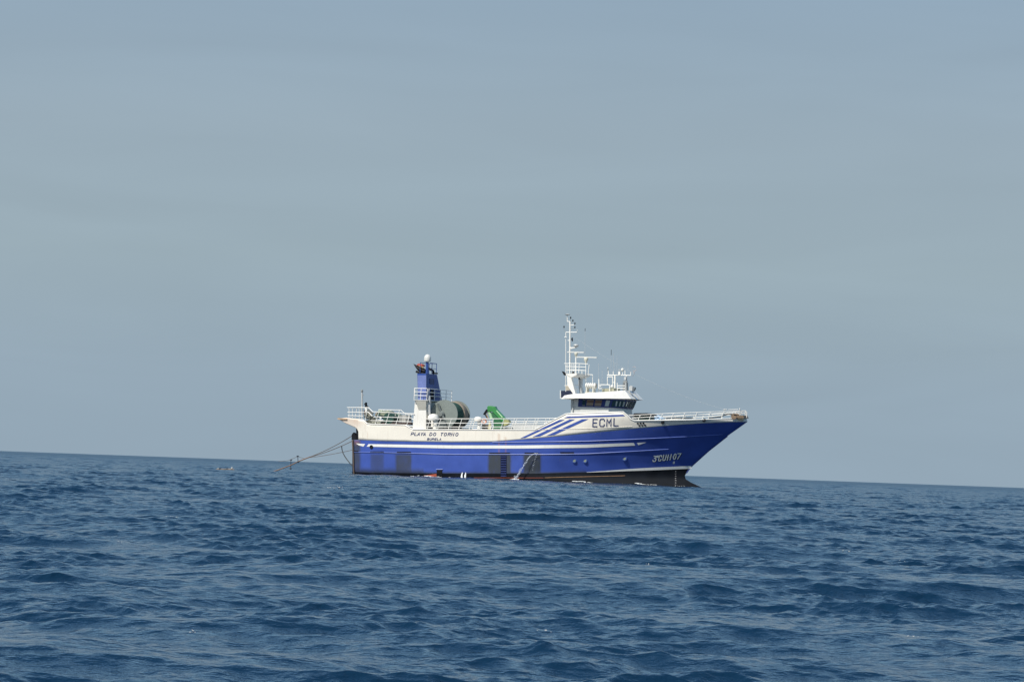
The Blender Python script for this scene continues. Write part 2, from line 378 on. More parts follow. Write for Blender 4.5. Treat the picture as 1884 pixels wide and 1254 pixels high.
def wear(px, py):
    sc = 0.0; ru = 0.0
    def patch(x0, x1, y0, y1, s, soft=3.0):
        a = min((px - x0) / soft, (x1 - px) / soft, (py - y0) / 1.5, (y1 - py) / (soft * 1.5)); return s * min(max(a + 0.5, 0), 1)
    for a in ((682, 706, 835, 876, .55), (728, 757, 835, 876, .85), (898, 940, 834, 880, 1.0), (963, 995, 834, 884, 1.0), (640, 663, 812, 876, .85), (640, 652, 806, 876, 1.0), (1030, 1056, 836, 846, .15)): sc = max(sc, patch(*a))
    yb = interp(px, BOOT)
    fz = 0.95 * max(0, 1 - max(0, yb - py) / (11.0 if px < 780 else 4.0)) if px < 1080 else 0
    sc = max(sc, fz)
    for x0, y0, y1, s in ((918.5, 798, 834, .35), (930.5, 802, 834, .3), (676, 796, 806, .2), (712, 790, 806, .12), (786, 848, 868, .0)):
        if abs(px - x0) < 1.6 and y0 < py < y1: ru = max(ru, s)
    if px < 672: ru = max(ru, 0.45 * max(0, 1 - abs(px - 652) / 22.0) * max(0, 1 - abs(py - 775) / 16.0), 0.5 * max(0, 1 - abs(px - 656) / 9.0) * max(0, 1 - abs(py - 813) / 7.0))
    if px < 640: ru = max(ru, 0.35)
    return (min(sc, 1), min(ru, 1))
def shell(rows, matf):
    """rows: list of (curve) px polylines; returns vertex grid on the starboard side"""
    g = []; wr = []
    for cv in rows:
        xe = endx(cv); r = []; ww = []
        for j in range(len(cols) + NB):
            x = colx(j, xe); y = interp(x, cv); r.append(onhull(x, y)); ww.append(wear(x, y))
        r[-1] = Vector((stemx(r[-1].z), 0, r[-1].z)); g.append(r); wr.append(ww)
    return g, wr
def blend(a, b, f):
    xs = sorted(set([x for x, _ in a] + [x for x, _ in b])); return [(x, interp(x, a) * (1 - f) + interp(x, b) * f) for x in xs]
def grid_obj(g, wr, matrow, mats, name, parent, close_bottom=False, transom=True):
    nr, nc = len(g), len(g[0]); V = []; W = []; Fc = []; MI = []
    for side in (1, -1):
        for i in range(nr):
            for j in range(nc):
                q = g[i][j]; V.append((q.x, q.y * side, q.z)); W.append(wr[i][j])
    n1 = nr * nc
    for i in range(nr - 1):
        for j in range(nc - 1):
            a = i * nc + j; f = (a, a + nc, a + nc + 1, a + 1)
            Fc.append(f); MI.append(matrow[i]); Fc.append(tuple(reversed([k + n1 for k in f]))); MI.append(matrow[i])
    if transom:
        for i in range(nr - 1):
            a = i * nc; Fc.append((a, a + n1, a + nc + n1, a + nc)); MI.append(matrow[i])
    if close_bottom:
        for j in range(nc - 1):
            a = (nr - 1) * nc + j; Fc.append((a, a + n1, a + n1 + 1, a + 1)); MI.append(matrow[-1])
    me = bpy.data.meshes.new(name); me.from_pydata(V, [], Fc)
    for mm in mats: me.materials.append(mm)
    me.polygons.foreach_set('material_index', MI); me.polygons.foreach_set('use_smooth', [True] * len(Fc))
    ca = me.color_attributes.new('wear', 'FLOAT_COLOR', 'POINT')
    ca.data.foreach_set('color', [c for a, b in W for c in (a, b, 0.0, 1.0)])
    import bmesh
    b = bmesh.new(); b.from_mesh(me); bmesh.ops.remove_doubles(b, verts=b.verts, dist=1e-4); bmesh.ops.recalc_face_normals(b, faces=b.faces); b.to_mesh(me); b.free()
    me.set_sharp_from_angle(angle=R_(50))
    o = bpy.data.objects.new(name, me); COL.objects.link(o); o.parent = parent; return o
NR1 = 20
rows = [blend(BOUND, BOOT, k / NR1) for k in range(NR1 + 1)] + [blend(BOOT, BOTT, k / 8) for k in range(1, 9)]
g1, w1 = shell(rows, None)
hull = grid_obj(g1, w1, [0] * NR1 + [1] * 8, [BLUE, BLACK], 'hull', ship, close_bottom=True)

# white upper side, from the stern overhang to the bow
ucols = sorted(set([621, 623.6, 629, 637, 645, 653, 657, 659.4, 659.6, 668, 676, 748, 757, 985, 1041.8, 1148, 1163] + [662 + 4 * i for i in range(121)] + [1150 + 4.0 * i for i in range(51)] + [1352 + 3 * i for i in range(7)]))
NU = 7
g2 = []; w2 = []
for i in range(NU + 1):
    r = []; ww = []
    for x in ucols:
        t = interp(x, SHEER); bt = interp(x, OVER) if x < 659.5 else interp(x, BOUND)
        y = t + (bt - t) * i / NU
        xx = min(x, stempx(y) - 0.05); r.append(onhull(xx, y, 0.0 if x > 659 else 0.0)); ww.append(wear(x, y))
    q = r[-1]; xe = stempx(t + (bt - t) * i / NU); q = P(xe, t + (bt - t) * i / NU, 0); r.append(q); ww.append((0, 0))
    g2.append(r); w2.append(ww)
for r in g2:
    for q in r:
        if q.x < XST: q.y = -3.72
upper = grid_obj(g2, w2, [0] * NU, [CREAM], 'upper_side', ship, transom=False)
md = upper.modifiers.new('thick', 'SOLIDIFY'); md.thickness = 0.06; md.offset = -1

# decks closing the hull
mb = MB(); top = [q for q in g2[0]]
for a, b in zip(top, top[1:]):
    dz = 0.12
    mb.add([(a.x, a.y + .05, a.z - dz), (b.x, min(b.y + .05, 0), b.z - dz), (b.x, max(-b.y - .05, 0), b.z - dz), (a.x, -a.y - .05, a.z - dz)], [(0, 1, 2, 3)])
mb.build('deck', GREY, ship, fix=False)
mb = MB()
xs = P(663, 809, -3.8).x
mb.box((xs - 0.02, -3.6, P(663, 809, -3.8).z), (xs + 0.1, 3.6, P(663, 782, -3.8).z))
mb.build('stern_bulkhead', DARK, ship)

# ------------------------------------------------------------------ painted markings laid on the plating
def ribbon(top, bot, mt, name, parent=hull, off=0.018, step=6.0, both=True):
    """strip between two px curves (same x range)"""
    x0 = max(top[0][0], bot[0][0]); x1 = min(top[-1][0], bot[-1][0]); n = max(2, int((x1 - x0) / step)); mb = MB()
    vs = []
    for k in range(n + 1):
        x = x0 + (x1 - x0) * k / n
        vs += [onhull(x, interp(x, top), off), onhull(x, interp(x, bot), off)]
    fs = [(2 * k, 2 * k + 1, 2 * k + 3, 2 * k + 2) for k in range(n)]
    mb.add(vs, fs)
    if both: mb.mirror().build(name, mt, parent, fix=False)
    return mb.build(name, mt, parent, fix=False)
def patchq(q, mt, name, parent=hull, off=0.018, n=8, both=True):
    """four px corners: a b along the top, d c along the bottom"""
    a, b, c, d = [Vector((x, y)) for x, y in q]; mb = MB(); vs = []; m = n
    for i in range(m + 1):
        for j in range(n + 1):
            u, v = j / n, i / m; p = (a * (1 - u) + b * u) * (1 - v) + (d * (1 - u) + c * u) * v; vs.append(onhull(p.x, p.y, off))
    fs = [(i * (n + 1) + j, (i + 1) * (n + 1) + j, (i + 1) * (n + 1) + j + 1, i * (n + 1) + j + 1) for i in range(m) for j in range(n)]
    mb.add(vs, fs)
    if both: mb.mirror().build(name, mt, parent, fix=False)
    return mb.build(name, mt, parent, fix=False)
ST = [(679, 816.4), (830, 818.6), (950, 818.9), (1080, 817.3), (1168, 814.0)]; SB = [(674.5, 821.0), (830, 824.5), (950, 824.6), (1080, 823.2), (1168, 819.2)]
mb = MB(); vs = []
for k in range(101):
    u = k / 100; xt = 678 + (1166 - 678) * u; xb = 674.5 + (1168.6 - 674.5) * u
    vs += [onhull(xt, interp(xt, ST), .018), onhull(xb, interp(xb, SB), .018)]
mb.add(vs, [(2 * k, 2 * k + 1, 2 * k + 3, 2 * k + 2) for k in range(100)]); mb.build('white_stripe', PURE, hull, fix=False); mb.mirror().build('white_stripe', PURE, hull, fix=False)
patchq([(655, 815.2), (672, 816.2), (668.5, 821), (660, 818.6)], PURE, 'white_stripe')
patchq([(1171.5, 814.2), (1188.7, 813.2), (1188.5, 813.6), (1174.5, 818.4)], PURE, 'white_stripe')
ribbon([(1079.5, 868.0), (1120, 865), (1160, 862), (1200, 859.6), (1272.6, 856.4)], [(1079.5, 868.6), (1120, 867.3), (1160, 865.8), (1200, 864.6), (1272.6, 861.6)], PURE, 'white_stripe')
patchq([(1029.6, 771.8), (1039, 771.6), (966.4, 805), (957, 805.8)], BLUE2, 'blue_stripe', upper)
patchq([(1048, 771.2), (1058, 771), (993, 802.4), (979.3, 803.6)], BLUE2, 'blue_stripe', upper)
patchq([(1070.8, 770.8), (1083, 770.4), (1019.5, 799.8), (1004.5, 801.4)], BLUE2, 'blue_stripe', upper)
patchq([(1044.6, 765.8), (1146.6, 762.3), (1150, 765.0), (1037.9, 768.7)], BLUE2, 'blue_stripe', upper, n=14)
# strakes: half-round bars along the side
def strake(curve, r, name, mt, parent=hull, x1=None, out=0.02):
    for sgn in (0, 1):
        mb = MB(); x0 = curve[0][0]; xe = curve[-1][0]; n = int((xe - x0) / 7)
        pts = [onhull(x0 + (xe - x0) * k / n, interp(x0 + (xe - x0) * k / n, curve), out) for k in range(n + 1)]
        mb.tube(pts, r, 6)
        (mb if sgn == 0 else mb.mirror()).build(name, mt, parent, smooth=True)
strake([(650, 831.2), (700, 832), (830, 835.3), (1000, 835.6), (1080, 834.4), (1160, 830), (1230, 826)], 0.04, 'rubbing_strake', STRK)
strake([(906, 813.6), (1000, 812.3), (1080, 811.2), (1160, 808), (1260, 803), (1330, 799)], 0.038, 'rubbing_strake', STRK)
strake([(668, 771.6), (676, 779.6), (748, 781.6), (757, 789.6), (985, 790.2)], 0.045, 'moulding', RAILW, upper)
strake([(986, 790.2), (1080, 788), (1163, 784.3)], 0.016, 'moulding', CREAM, upper)
strake([(985, 789.4), (1041.8, 760.8), (1148, 757.2), (1163, 773.4), (1260, 772.2), (1361, 769.4), (1371, 769)], 0.055, 'moulding', RAILW, upper, out=0.0)
strake([(800, 878.3), (1000, 878.6)], 0.016, 'waterline_bead', RED)
strake([(1002, 878.4), (1040, 877.2), (1150, 874.6)], 0.022, 'waterline_bead', RUSTM)
patchq([(780, 874.2), (803, 871.0), (803.4, 884), (774, 884)], RED, 'red_patch', both=False)
# stem bar
mb = MB(); mb.tube([Vector((x + 0.02, 0, z)) for z, x in SXZ if 1.15 < z < 5.7], 0.05, 6); mb.build('stem_bar', mat('stem_navy', (.03, .05, .2), .4), hull, smooth=True)

# ------------------------------------------------------------------ lettering: flat strokes
GL = {'P': [[(0, 0), (0, 1), (.8, 1), (1, .85), (1, .6), (.8, .45), (0.1, .45)]], 'L': [[(0, 1), (0, 0), (1, 0)]], 'A': [[(0, 0), (.5, 1), (1, 0)], [(.25, .3), (.75, .3)]],
      'Y': [[(0, 1), (.5, .5), (.5, 0)], [(1, 1), (.55, .55)]], 'D': [[(0, 0), (0, 1), (.6, 1), (1, .7), (1, .3), (.6, 0), (0, 0)]], 'O': [[(.5, 1), (.15, .95), (0, .7), (0, .3), (.15, .05), (.5, 0), (.85, .05), (1, .3), (1, .7), (.85, .95), (.5, 1)]],
      'T': [[(0, 1), (1, 1)], [(.5, .95), (.5, 0)]], 'R': [[(0, 0), (0, 1), (.8, 1), (1, .85), (1, .65), (.8, .5), (.1, .5)], [(.5, .48), (1, 0)]], 'N': [[(0, 0), (0, 1), (1, 0), (1, 1)]],
      'B': [[(0, .5), (0, 1), (.8, 1), (.95, .8), (.8, .54)], [(0, .52), (0, 0), (.85, 0), (1, .2), (.95, .4), (.8, .5), (.1, .5)]], 'U': [[(0, 1), (0, .2), (.2, 0), (.8, 0), (1, .2), (1, 1)]], 'E': [[(1, 1), (0, 1), (0, 0), (1, 0)], [(.08, .52), (.85, .52)]],
      'C': [[(1, .75), (1, .88), (.85, 1), (.2, 1), (0, .82), (0, .18), (.2, 0), (.85, 0), (1, .12), (1, .25)]], 'M': [[(0, 0), (0, 1), (.5, .42), (1, 1), (1, 0)]],
      '3': [[(.1, 1), (1, 1), (.5, .62)], [(.4, .6), (.8, .58), (1, .42), (1, .15), (.8, 0), (.2, 0), (0, .2)]], '1': [[(.5, 0), (.5, 1)]], '0': [[(.5, 1), (.1, .9), (0, .7), (0, .3), (.1, .1), (.5, 0), (.9, .1), (1, .3), (1, .7), (.9, .9), (.5, 1)]],
      '7': [[(0, 1), (1, 1), (.35, 0)]], '-': [[(0, .5), (1, .5)]], 'a': [[(.9, .55), (.2, .55), (0, .72), (.2, .95), (.9, .95), (.9, .5)], [(0, .38), (1, .38)]], '#': [[(.3, 0), (.3, 1)], [(.75, 0), (.75, 1)], [(0, .5), (1, .5)]]}
def stroke(mb, pts, wd, proj, off):
    pts = [Vector(p) for p in pts]
    # subdivide so long strokes follow the plating
    L1, L2 = [], []; n = len(pts)
    for i, p in enumerate(pts):
        a = (p - pts[i - 1]).normalized() if i > 0 else None; b = (pts[i + 1] - p).normalized() if i < n - 1 else None
        if i == 0 and (pts[0] - pts[-1]).length < 1e-6: a = (pts[-1] - pts[-2]).normalized()
        if i == n - 1 and (pts[0] - pts[-1]).length < 1e-6: b = (pts[1] - pts[0]).normalized()
        if a is None: a = b; p = p - b * wd * 0.5 if n else p
        elif b is None: b = a; p = p + a * wd * 0.5
        na = Vector((-a.y, a.x)); nb = Vector((-b.y, b.x)); m = (na + nb); m = m / max(m.length, 1e-6); k = wd * 0.5 / max(m.dot(na), 0.45)
        L1.append(p + m * k); L2.append(p - m * k)
    vs = []; fs = []
    for i in range(n): vs += [proj(L1[i], off), proj(L2[i], off)]
    fs = [(2 * i, 2 * i + 1, 2 * i + 3, 2 * i + 2) for i in range(n - 1)]
    mb.add(vs, fs)
def letters(spec, wd, mt, name, parent, shear=0.0, off0=0.03, proj=None):
    """spec: list of (char, x left, y baseline, width, height) in photo px"""
    pr = proj or (lambda q, o: onhull(q.x, q.y, o)); o = None
    for ch, x, y, wdt, h in spec:
        mb = MB()
        for si, st in enumerate(GL[ch]):
            pts = [(x + u * wdt + shear * v * h, y - v * h) for u, v in st]
            stroke(mb, pts, wd, pr, off0 + si * 0.004)
        o = mb.build(name, mt, parent, fix=False)
    return o
sp = []; 
for ch, x in zip('PLAYADOTORNO', (755.8, 762.2, 767.6, 772.9, 778.4, 789.8, 796.7, 809.6, 816.4, 823.6, 829.8, 837.6)):
    sp.append((ch, x, 800.2 + (x - 755) * 0.012, 4.1 if ch not in 'AL' else 3.9, 5.2))
letters(sp, 0.9, LETTER, 'letter', upper, shear=0.32)
letters([(c, 785.8 + i * 4.5, 808.7 + i * .05, 2.9, 3.3) for i, c in enumerate('BURELA')], 0.7, LETTER, 'letter', upper, shear=0.3)
letters([('E', 1090.6, 784.4, 7.4, 13.6), ('C', 1103.2, 783.9, 8.2, 13.4), ('M', 1116.2, 783.4, 7.6, 13.2), ('L', 1129.2, 782.9, 8.0, 13.2)], 1.9, LETTER, 'letter', upper, shear=0.04)
rg = [('3', 1200.8, 848.3, 5.2, 9.6), ('a', 1208.6, 841.6, 2.0, 3.6), ('C', 1211.2, 847.2, 4.2, 9.6), ('U', 1219.0, 846.3, 4.6, 9.6), ('-', 1225.6, 845.4, .6, 9.6), ('1', 1226.6, 845.8, 2.0, 9.6), ('-', 1230.6, 845.0, .5, 9.6), ('1', 1231.8, 845.2, 2.0, 9.6), ('-', 1236.0, 844.4, .5, 9.6), ('0', 1238.4, 844.2, 4.0, 9.6), ('7', 1245.0, 843.6, 5.4, 9.6)]
letters([(c, x + .9, y + .7, w_, h) for c, x, y, w_, h in rg if c != '-'], 2.1, DARK, 'letter_shadow', hull, shear=0.24, off0=0.022)
letters([g_ for g_ in rg if g_[0] != '-'], 1.8, LETW, 'letter', hull, shear=0.24, off0=0.04)
letters([g_ for g_ in rg if g_[0] == '-'], 0.8, LETW, 'letter', hull, shear=0.24, off0=0.04)
letters([('#', 1237.6, 852.6, 3.2, 3.8)], 1.0, LETW, 'thruster_mark', hull, shear=0.25)
letters([(c, 1242.2, y, 1.7, 1.3) for c, y in zip('3UCEMAL', (867.6, 871.6, 875.7, 879.8, 883.9, 888, 891.8))], 0.4, mat('mark_grey', (.4, .4, .4), .5), 'draught_mark', hull, off0=0.03)
# ------------------------------------------------------------------ hull openings and fittings
def disc(px, py, r, mt, name, parent, off=0.03, th=0.05, n=16):
    q = onhull(px, py, off); mb = MB(); mb.lathe(q, [(r, th), (r, -th)], n, axis='y'); return mb.build(name, mt, parent)
for x, y in ((1056.6, 847), (1076.3, 847), (1149, 843)):
    q = onhull(x, y, 0.02)
    f = MB().lathe(q, [(.21, .06), (.21, .0), (.17, -.012), (.135, -.004), (.135, .02)], 16, axis='y').build('porthole', DKBLUE if x < 1100 else DKBLUE, ship, smooth=True)
    MB().lathe(q + Vector((0.0, .0, 0)), [(.13, .01), (.125, -.008)], 14, axis='y').build('pane', mat('porthole_glass', (0.2, 0.24, 0.2), 0.3), f)
for (x0, x1, y) in ((681, 706, 831.0), (730, 756, 831.6), (650, 659, 830), (900, 938, 833.2), (965, 990, 833.2), (1030.5, 1056, 832.2)):
    ribbon([(x0, y - 1.1), (x1, y - 1.1)], [(x0, y + 1.1), (x1, y + 1.1)], DARK, 'freeing_port', hull, off=0.05)
disc(683.3, 821.6, .16, DARK, 'mooring_hole', ship)
# pilot ladder recess
mb = MB()
def rect_on(x0, x1, y0, y1, mt, name, parent, off): return patchq([(x0, y0), (x1, y0), (x1, y1), (x0, y1)], mt, name, parent, off=off, both=False)
rec = rect_on(921, 932, 837.5, 876, mat('recess_navy', (0.008, 0.013, 0.045), 0.6, spec=.1), 'ladder_recess', ship, 0.02)
for k in range(9):
    y = 840 + k * 4.4; MB().tube([onhull(921.6, y, .05), onhull(931.4, y, .05)], .016, 5).build('rung', BLUE2, rec)
# square discharge port with sill above
sc_ = rect_on(803.5, 813.5, 864, 877, DARK, 'discharge_port', ship, 0.03)
MB().tube([onhull(802.5, 863, .06), onhull(814.5, 863, .06)], .04, 6).build('sill', STRK, sc_)
# vents at the bow
for r in range(2):
    for c in range(3):
        x = 1171.5 + c * 5.2 + r * 3.2; y = 778.4 - c * .15 + r * 4.0
        rect_on(x, x + 3.6, y - 1.3, y + 1.3, DARK, 'vent_opening', ship, 0.03)
for x, y in ((1219.3, 776.4), (1295.3, 772.6)):
    q = onhull(x, y, .03); MB().lathe(q, [(.13, .05), (.16, -.01), (.11, -.03), (.09, .0)], 14, axis='y').build('fairlead', DARK, ship, smooth=True)
q = onhull(1363.5, 770.2, .12)
MB().lathe(q - Vector((.28, 0, 0)), [(.05, -.02), (.16, 0), (.16, .5), (.05, .52)], 12, axis='x').build('bow_roller', mat('cream_paint', (.72, .6, .38), .5, rust=.2), ship, smooth=True)
# stern roller bracket, rusty, and rope fender
mb = MB(); mb.pxprism([(619.5, 769.6), (623, 768.4), (638, 769.5), (638, 771.8), (623, 771.6)], -3.82, -3.5); (mb).build('stern_roller', mat('rust_orange', (.52, .36, .22), .7, var=.3, vscale=4), ship); mb.mirror().build('stern_roller', MATS['rust_orange'], ship)
mb = MB(); mb.pxprism([(646.8, 808.5), (647, 799), (650, 795), (653.5, 797), (655.5, 803), (656, 808.5)], -3.7, -3.3); mb.build('stern_chute', DARK, ship); mb.mirror().build('stern_chute', DARK, ship)
mb = MB(); mb.pxprism([(655, 788), (659.6, 792), (659.6, 808.5), (656, 808.5)], -3.66, -3.2); mb.build('stern_door', DARK, ship)
mb = MB(); mb.pxprism([(647.2, 808.8), (649.5, 808.8), (651.8, 872), (650, 874)], -3.86, -3.6); mb.build('stern_edge', mat('worn_brown', (.10, .07, .055), .7, var=.3), ship); mb.mirror().build('stern_edge', MATS['worn_brown'], ship)
# deck gear of the stern gallery
def bar(name, pts, y, r, mt, parent=ship, both=False, n=6):
    mb = MB(); mb.tube([P(a, b, y) for a, b in pts], r, n); o = mb.build(name, mt, parent, smooth=True)
    if both: mb.mirror().build(name, mt, parent, smooth=True)
    return o
def railing(rails, posts, yf, name='railing', both=True, r=0.032, rp=0.03, mt=RAILW, parent=ship):
    """rails: px polylines; posts: px pairs (foot, head); yf = half breadth at a px column"""
    for sgn in ((-1, 1) if both else (-1,)):
        mb = MB()
        for rl in rails:
            pts = []
            for (x0, y0), (x1, y1) in zip(rl, rl[1:]):
                n = max(1, int((x1 - x0) / 25)) if x1 > x0 else 1
                for k in range(n): pts.append((x0 + (x1 - x0) * k / n, y0 + (y1 - y0) * k / n))
            pts.append(rl[-1]); mb.tube([P(a, b, -yf(a)) for a, b in pts], r, 6)
        m2 = mb if sgn < 0 else mb.mirror(); o = m2.build(name, mt, parent, smooth=True)
        for (a, b) in posts:
            mb = MB(); mb.tube([P(a[0], a[1], -yf(a[0])), P(b[0], b[1], -yf(a[0]))], rp, 5)
            (mb if sgn < 0 else mb.mirror()).build('post', mt, o, smooth=True)
def ysheer(x):
    q = onhull(min(x, 1372), interp(min(x, 1372), SHEER)); return max(-q.y - 0.06, 0.02) if x > 660 else 3.66
railing([[(638.5, 749.2), (678, 749.4), (686, 757.2), (762, 760.6)], [(639.5, 757.6), (672, 758.2)], [(640, 764.2), (668, 765)], [(688, 766.4), (759, 768.4)], [(682, 773), (757, 775.6)]],
        [((642.3, 768), (642.3, 749.2)), ((648.5, 768.4), (648.5, 749.3)), ((653.5, 768.6), (656.6, 749.3)), ((661, 769.4), (661, 749.3)), ((672, 775), (675.5, 750)), ((690.6, 779.4), (697, 757.8)), ((709.5, 779.8), (716.4, 758.6)), ((728.4, 780.2), (735.2, 759.4)), ((748.5, 780.8), (754.8, 760.2))], ysheer)
mp_ = [((x, 789.2), (x + 6.2, 770.0)) for x in [785.8 + 19.35 * k for k in range(12)]]
mp_ += [((x, 789.2), (x + 6.2, 769.6)) for x in (945.5, 965, 984.5)]
mp_ += [((1009, 777.5), (1011.6, 769.3))]
railing([[(784, 770.0), (900, 770.1), (1024, 769.0)], [(784, 777.9), (900, 778.2), (1010, 777.6)], [(784, 784.9), (900, 785.2), (994, 784.8)]], mp_, ysheer)
bp = [((x, interp(x, SHEER) - .2), (x + 4.6, interp(x + 4.6, [(1160, 763.7), (1234.6, 759.9), (1371, 755.2)]))) for x in (1173.6, 1193.7, 1214.5, 1234.5, 1255.5, 1278, 1302.5, 1326.5, 1350)]
railing([[(1157, 764.0), (1195, 762.0), (1234.6, 759.9), (1290, 758.0), (1340, 756.4), (1371.5, 755.2)], [(1163, 768.6), (1234.6, 764.6), (1290, 762.4), (1340, 760.6), (1371, 759.4)]], bp + [((1370.5, 768.8), (1371.5, 755.2))], ysheer)
bar('jackstaff', [(1373.8, 769), (1374.2, 757.5)], 0, .035, RAILW)

# ------------------------------------------------------------------ stern mast, machinery under the rail
sm = bar('stern_mast', [(666.6, 770), (666, 721.5)], -2.6, .075, LGREY, n=10)
MB().lathe(P(666, 721.5, -2.6), [(.06, 0), (.10, .04), (.10, .2), (.05, .25)], 10).build('stern_light', GREY, sm, smooth=True)
bar('bracket', [(666, 724), (669, 727.5)], -2.6, .03, GREY, sm)
MB().tube([P(666.1, 741, -2.6), P(656, 750, -3.0)], .012, 4).build('stay_wire', GREY, sm)
# swivelling block on a davit at the stern
dv = bar('davit', [(675, 771), (674.2, 757), (673.2, 749)], -2.9, .11, RAILW, n=8)
mb = MB(); mb.pxprism([(669.2, 743.8), (672.6, 739.6), (673.6, 740.5), (673.8, 745.5), (677, 748.4), (671.2, 748.8), (671.4, 744.2)], -3.0, -2.75); mb.build('hanging_block', DARK, dv)
mb = MB(); mb.pxprism([(669.5, 755.5), (673, 752), (673.5, 757), (670.2, 763), (668.8, 761)], -2.7, -2.4); mb.build('sheave', mat('sheave_brown', (.09, .06, .055), .6), dv)
bar('brace', [(676.8, 753), (682, 758.6), (686.5, 760.5)], -2.9, .09, mat('hose_grey', (.13, .13, .11), .7), ship, n=8)
bar('brace', [(672.5, 765), (674, 757.5), (678, 758), (685, 765.5)], -3.0, .05, RAILW)
# winch under the gallery rail
wy = -2.2
wn = MB().lathe(P(720, 769.5, wy) , [(.5, -.7), (.5, -.6), (.25, -.55), (.25, .55), (.5, .6), (.5, .7)], 18, axis='y').build('winch_drum', mat('winch_green', (.014, .055, .042), .5, var=.3), ship, smooth=True)
MB().lathe(P(720, 769.5, wy), [(.4, -.5), (.4, .5)], 18, axis='y').build('wire', NETG, wn, smooth=True)
mb = MB(); mb.pxprism([(688, 778.5), (690, 773.5), (712, 774), (713, 779)], -2.6, -1.2); mb.build('winch_bed', mat('winch_green', ()), ship)
mb = MB(); mb.pxprism([(699, 762), (703, 756.2), (713, 754.8), (717, 757), (716, 763), (706, 765)], -1.9, -0.8); mb.build('winch_motor', mat('motor_grey', (.28, .31, .22), .6, var=.2), ship)
mb = MB(); mb.pxprism([(700, 779), (704, 776), (757, 777), (755, 781)], -2.9, -2.1); mb.build('hatch_coaming', mat('coaming_brown', (.055, .035, .03), .7), ship)
mb = MB(); mb.pxprism([(730, 776), (731, 763), (749, 763.5), (750, 777)], -1.6, -.6); mb.build('store_box', GREY, ship)
for x in (727, 741.5, 745, 751):
    bar('frame_post', [(x, 779), (x + .4, 761.5)], -2.0, .035, RAILW)

# ------------------------------------------------------------------ gantry with its platform
ga = MB()
ga.prism([P(759, 788.7, -4.05), P(783.6, 788.7, -4.05), P(784.2, 736, -4.05), P(763.6, 736, -4.05)], [P(759, 788.7, -4.05) + Vector((0, 1.2, 0)), P(783.6, 788.7, -4.05) + Vector((0, 1.2, 0)), P(784.2, 736, -4.05) + Vector((0, 1.2, 0)), P(763.6, 736, -4.05) + Vector((0, 1.2, 0))])
gan = ga.build('gantry_leg', WHITE, ship)
g3 = MB(); a = [P(759, 788.7, -4.05), P(783.6, 788.7, -4.05), P(784.2, 736, -4.05), P(763.6, 736, -4.05)]
g3.prism([Vector((q.x, 0.3, q.z)) for q in a], [Vector((q.x, 1.5, q.z)) for q in a]); g3.build('gantry_leg', WHITE, ship)
zt = P(770, 735.8, -4.3).z; xa = P(760.8, 735.5, -4.35).x; xf = P(787.2, 735.5, -4.35).x
MB().box((xa, -4.35, zt - .03), (xf, 1.6, zt + .05)).build('platform', LGREY, ship)
# crossbeam and bracket under the platform
MB().box((P(764, 740, -4.05).x, -2.85, zt - 1.3), (P(784, 740, -4.05).x - .03, 0.3, zt - .03)).build('crossbeam', LGREY, ship)
q0, q1, q2, q3 = P(764.5, 737, -4.33), P(784, 737, -4.33), P(783.6, 753.6, -4.07), P(770, 753.6, -4.07)
MB().prism([q0, q1, q2, q3], [Vector((q.x, -4.05 if q.z < zt - .5 else -4.02, q.z)) for q in (q0, q1, q2, q3)]).build('platform_bracket', mat('bracket_white', (.62, .6, .52), .5, streak=.4), ship)
bar('downpipe', [(790.3, 727.5), (790.3, 762)], -4.0, .10, LGREY, n=8)
def plat_rail():
    z0, z1 = zt + .05, zt + .05 + .98; xs0, xs1 = xa + .03, xf - .03; r = .03
    for nm, pts in (('a', [(xs0, -4.3), (xs1 - .1, -4.3)]), ('b', [(xs1, -4.1), (xs1, 1.5)]), ('c', [(xs0, -4.3), (xs0, 1.5)])):
        mb = MB(); 
        for f in (.36, .68, 1): mb.tube([Vector((x, y, z0 + (z1 - z0) * f)) for x, y in pts], r, 6)
        (x0, y0), (x1, y1) = pts; n = 2 if nm == 'a' else 4
        for k in range(n + 1): 
            u = k / n; mb.tube([Vector((x0 + (x1 - x0) * u, y0 + (y1 - y0) * u, z0)), Vector((x0 + (x1 - x0) * u + (.05 if nm == 'a' else 0), y0 + (y1 - y0) * u, z1))], .028, 6)
        mb.build('platform_railing', RAILW, ship, smooth=True)
plat_rail()
# funnel casing
fy = -3.9
A0, A1, B0, B1 = P(769.2, 735, fy), P(784.2, 735, fy), P(767.6, 686.8, fy), P(784.2, 686.8, fy)
fb = [A0, A1, Vector((A1.x, fy + 3.85, A1.z)), Vector((A0.x, fy + 3.85, A0.z))]
ft = [B0, B1, Vector((B1.x, fy + 2.6, B1.z)), Vector((B0.x, fy + 2.6, B0.z))]
fun = MB().prism(fb, ft).build('funnel', CFUN, ship)
# louvred door and patch on the funnel's forward face
def onface(u, v, o=.03):      # u across to port (metres), v up (0..1)
    q = A1.lerp(B1, v); return Vector((q.x + o, fy + u, q.z))
MB().prism([onface(1.0, .03), onface(1.75, .03), onface(1.75, .40), onface(1.0, .40)], [onface(1.0, .03, 0.0), onface(1.75, .03, 0), onface(1.75, .40, 0), onface(1.0, .40, 0)]).build('door', DARK, fun)
MB().prism([onface(.8, .62), onface(1.9, .62), onface(1.9, .82), onface(.8, .82)], [onface(.8, .62, 0.0), onface(1.9, .62, 0), onface(1.9, .82, 0), onface(.8, .82, 0)]).build('louvre', mat('louvre_navy', (.02, .035, .14), .5), fun)
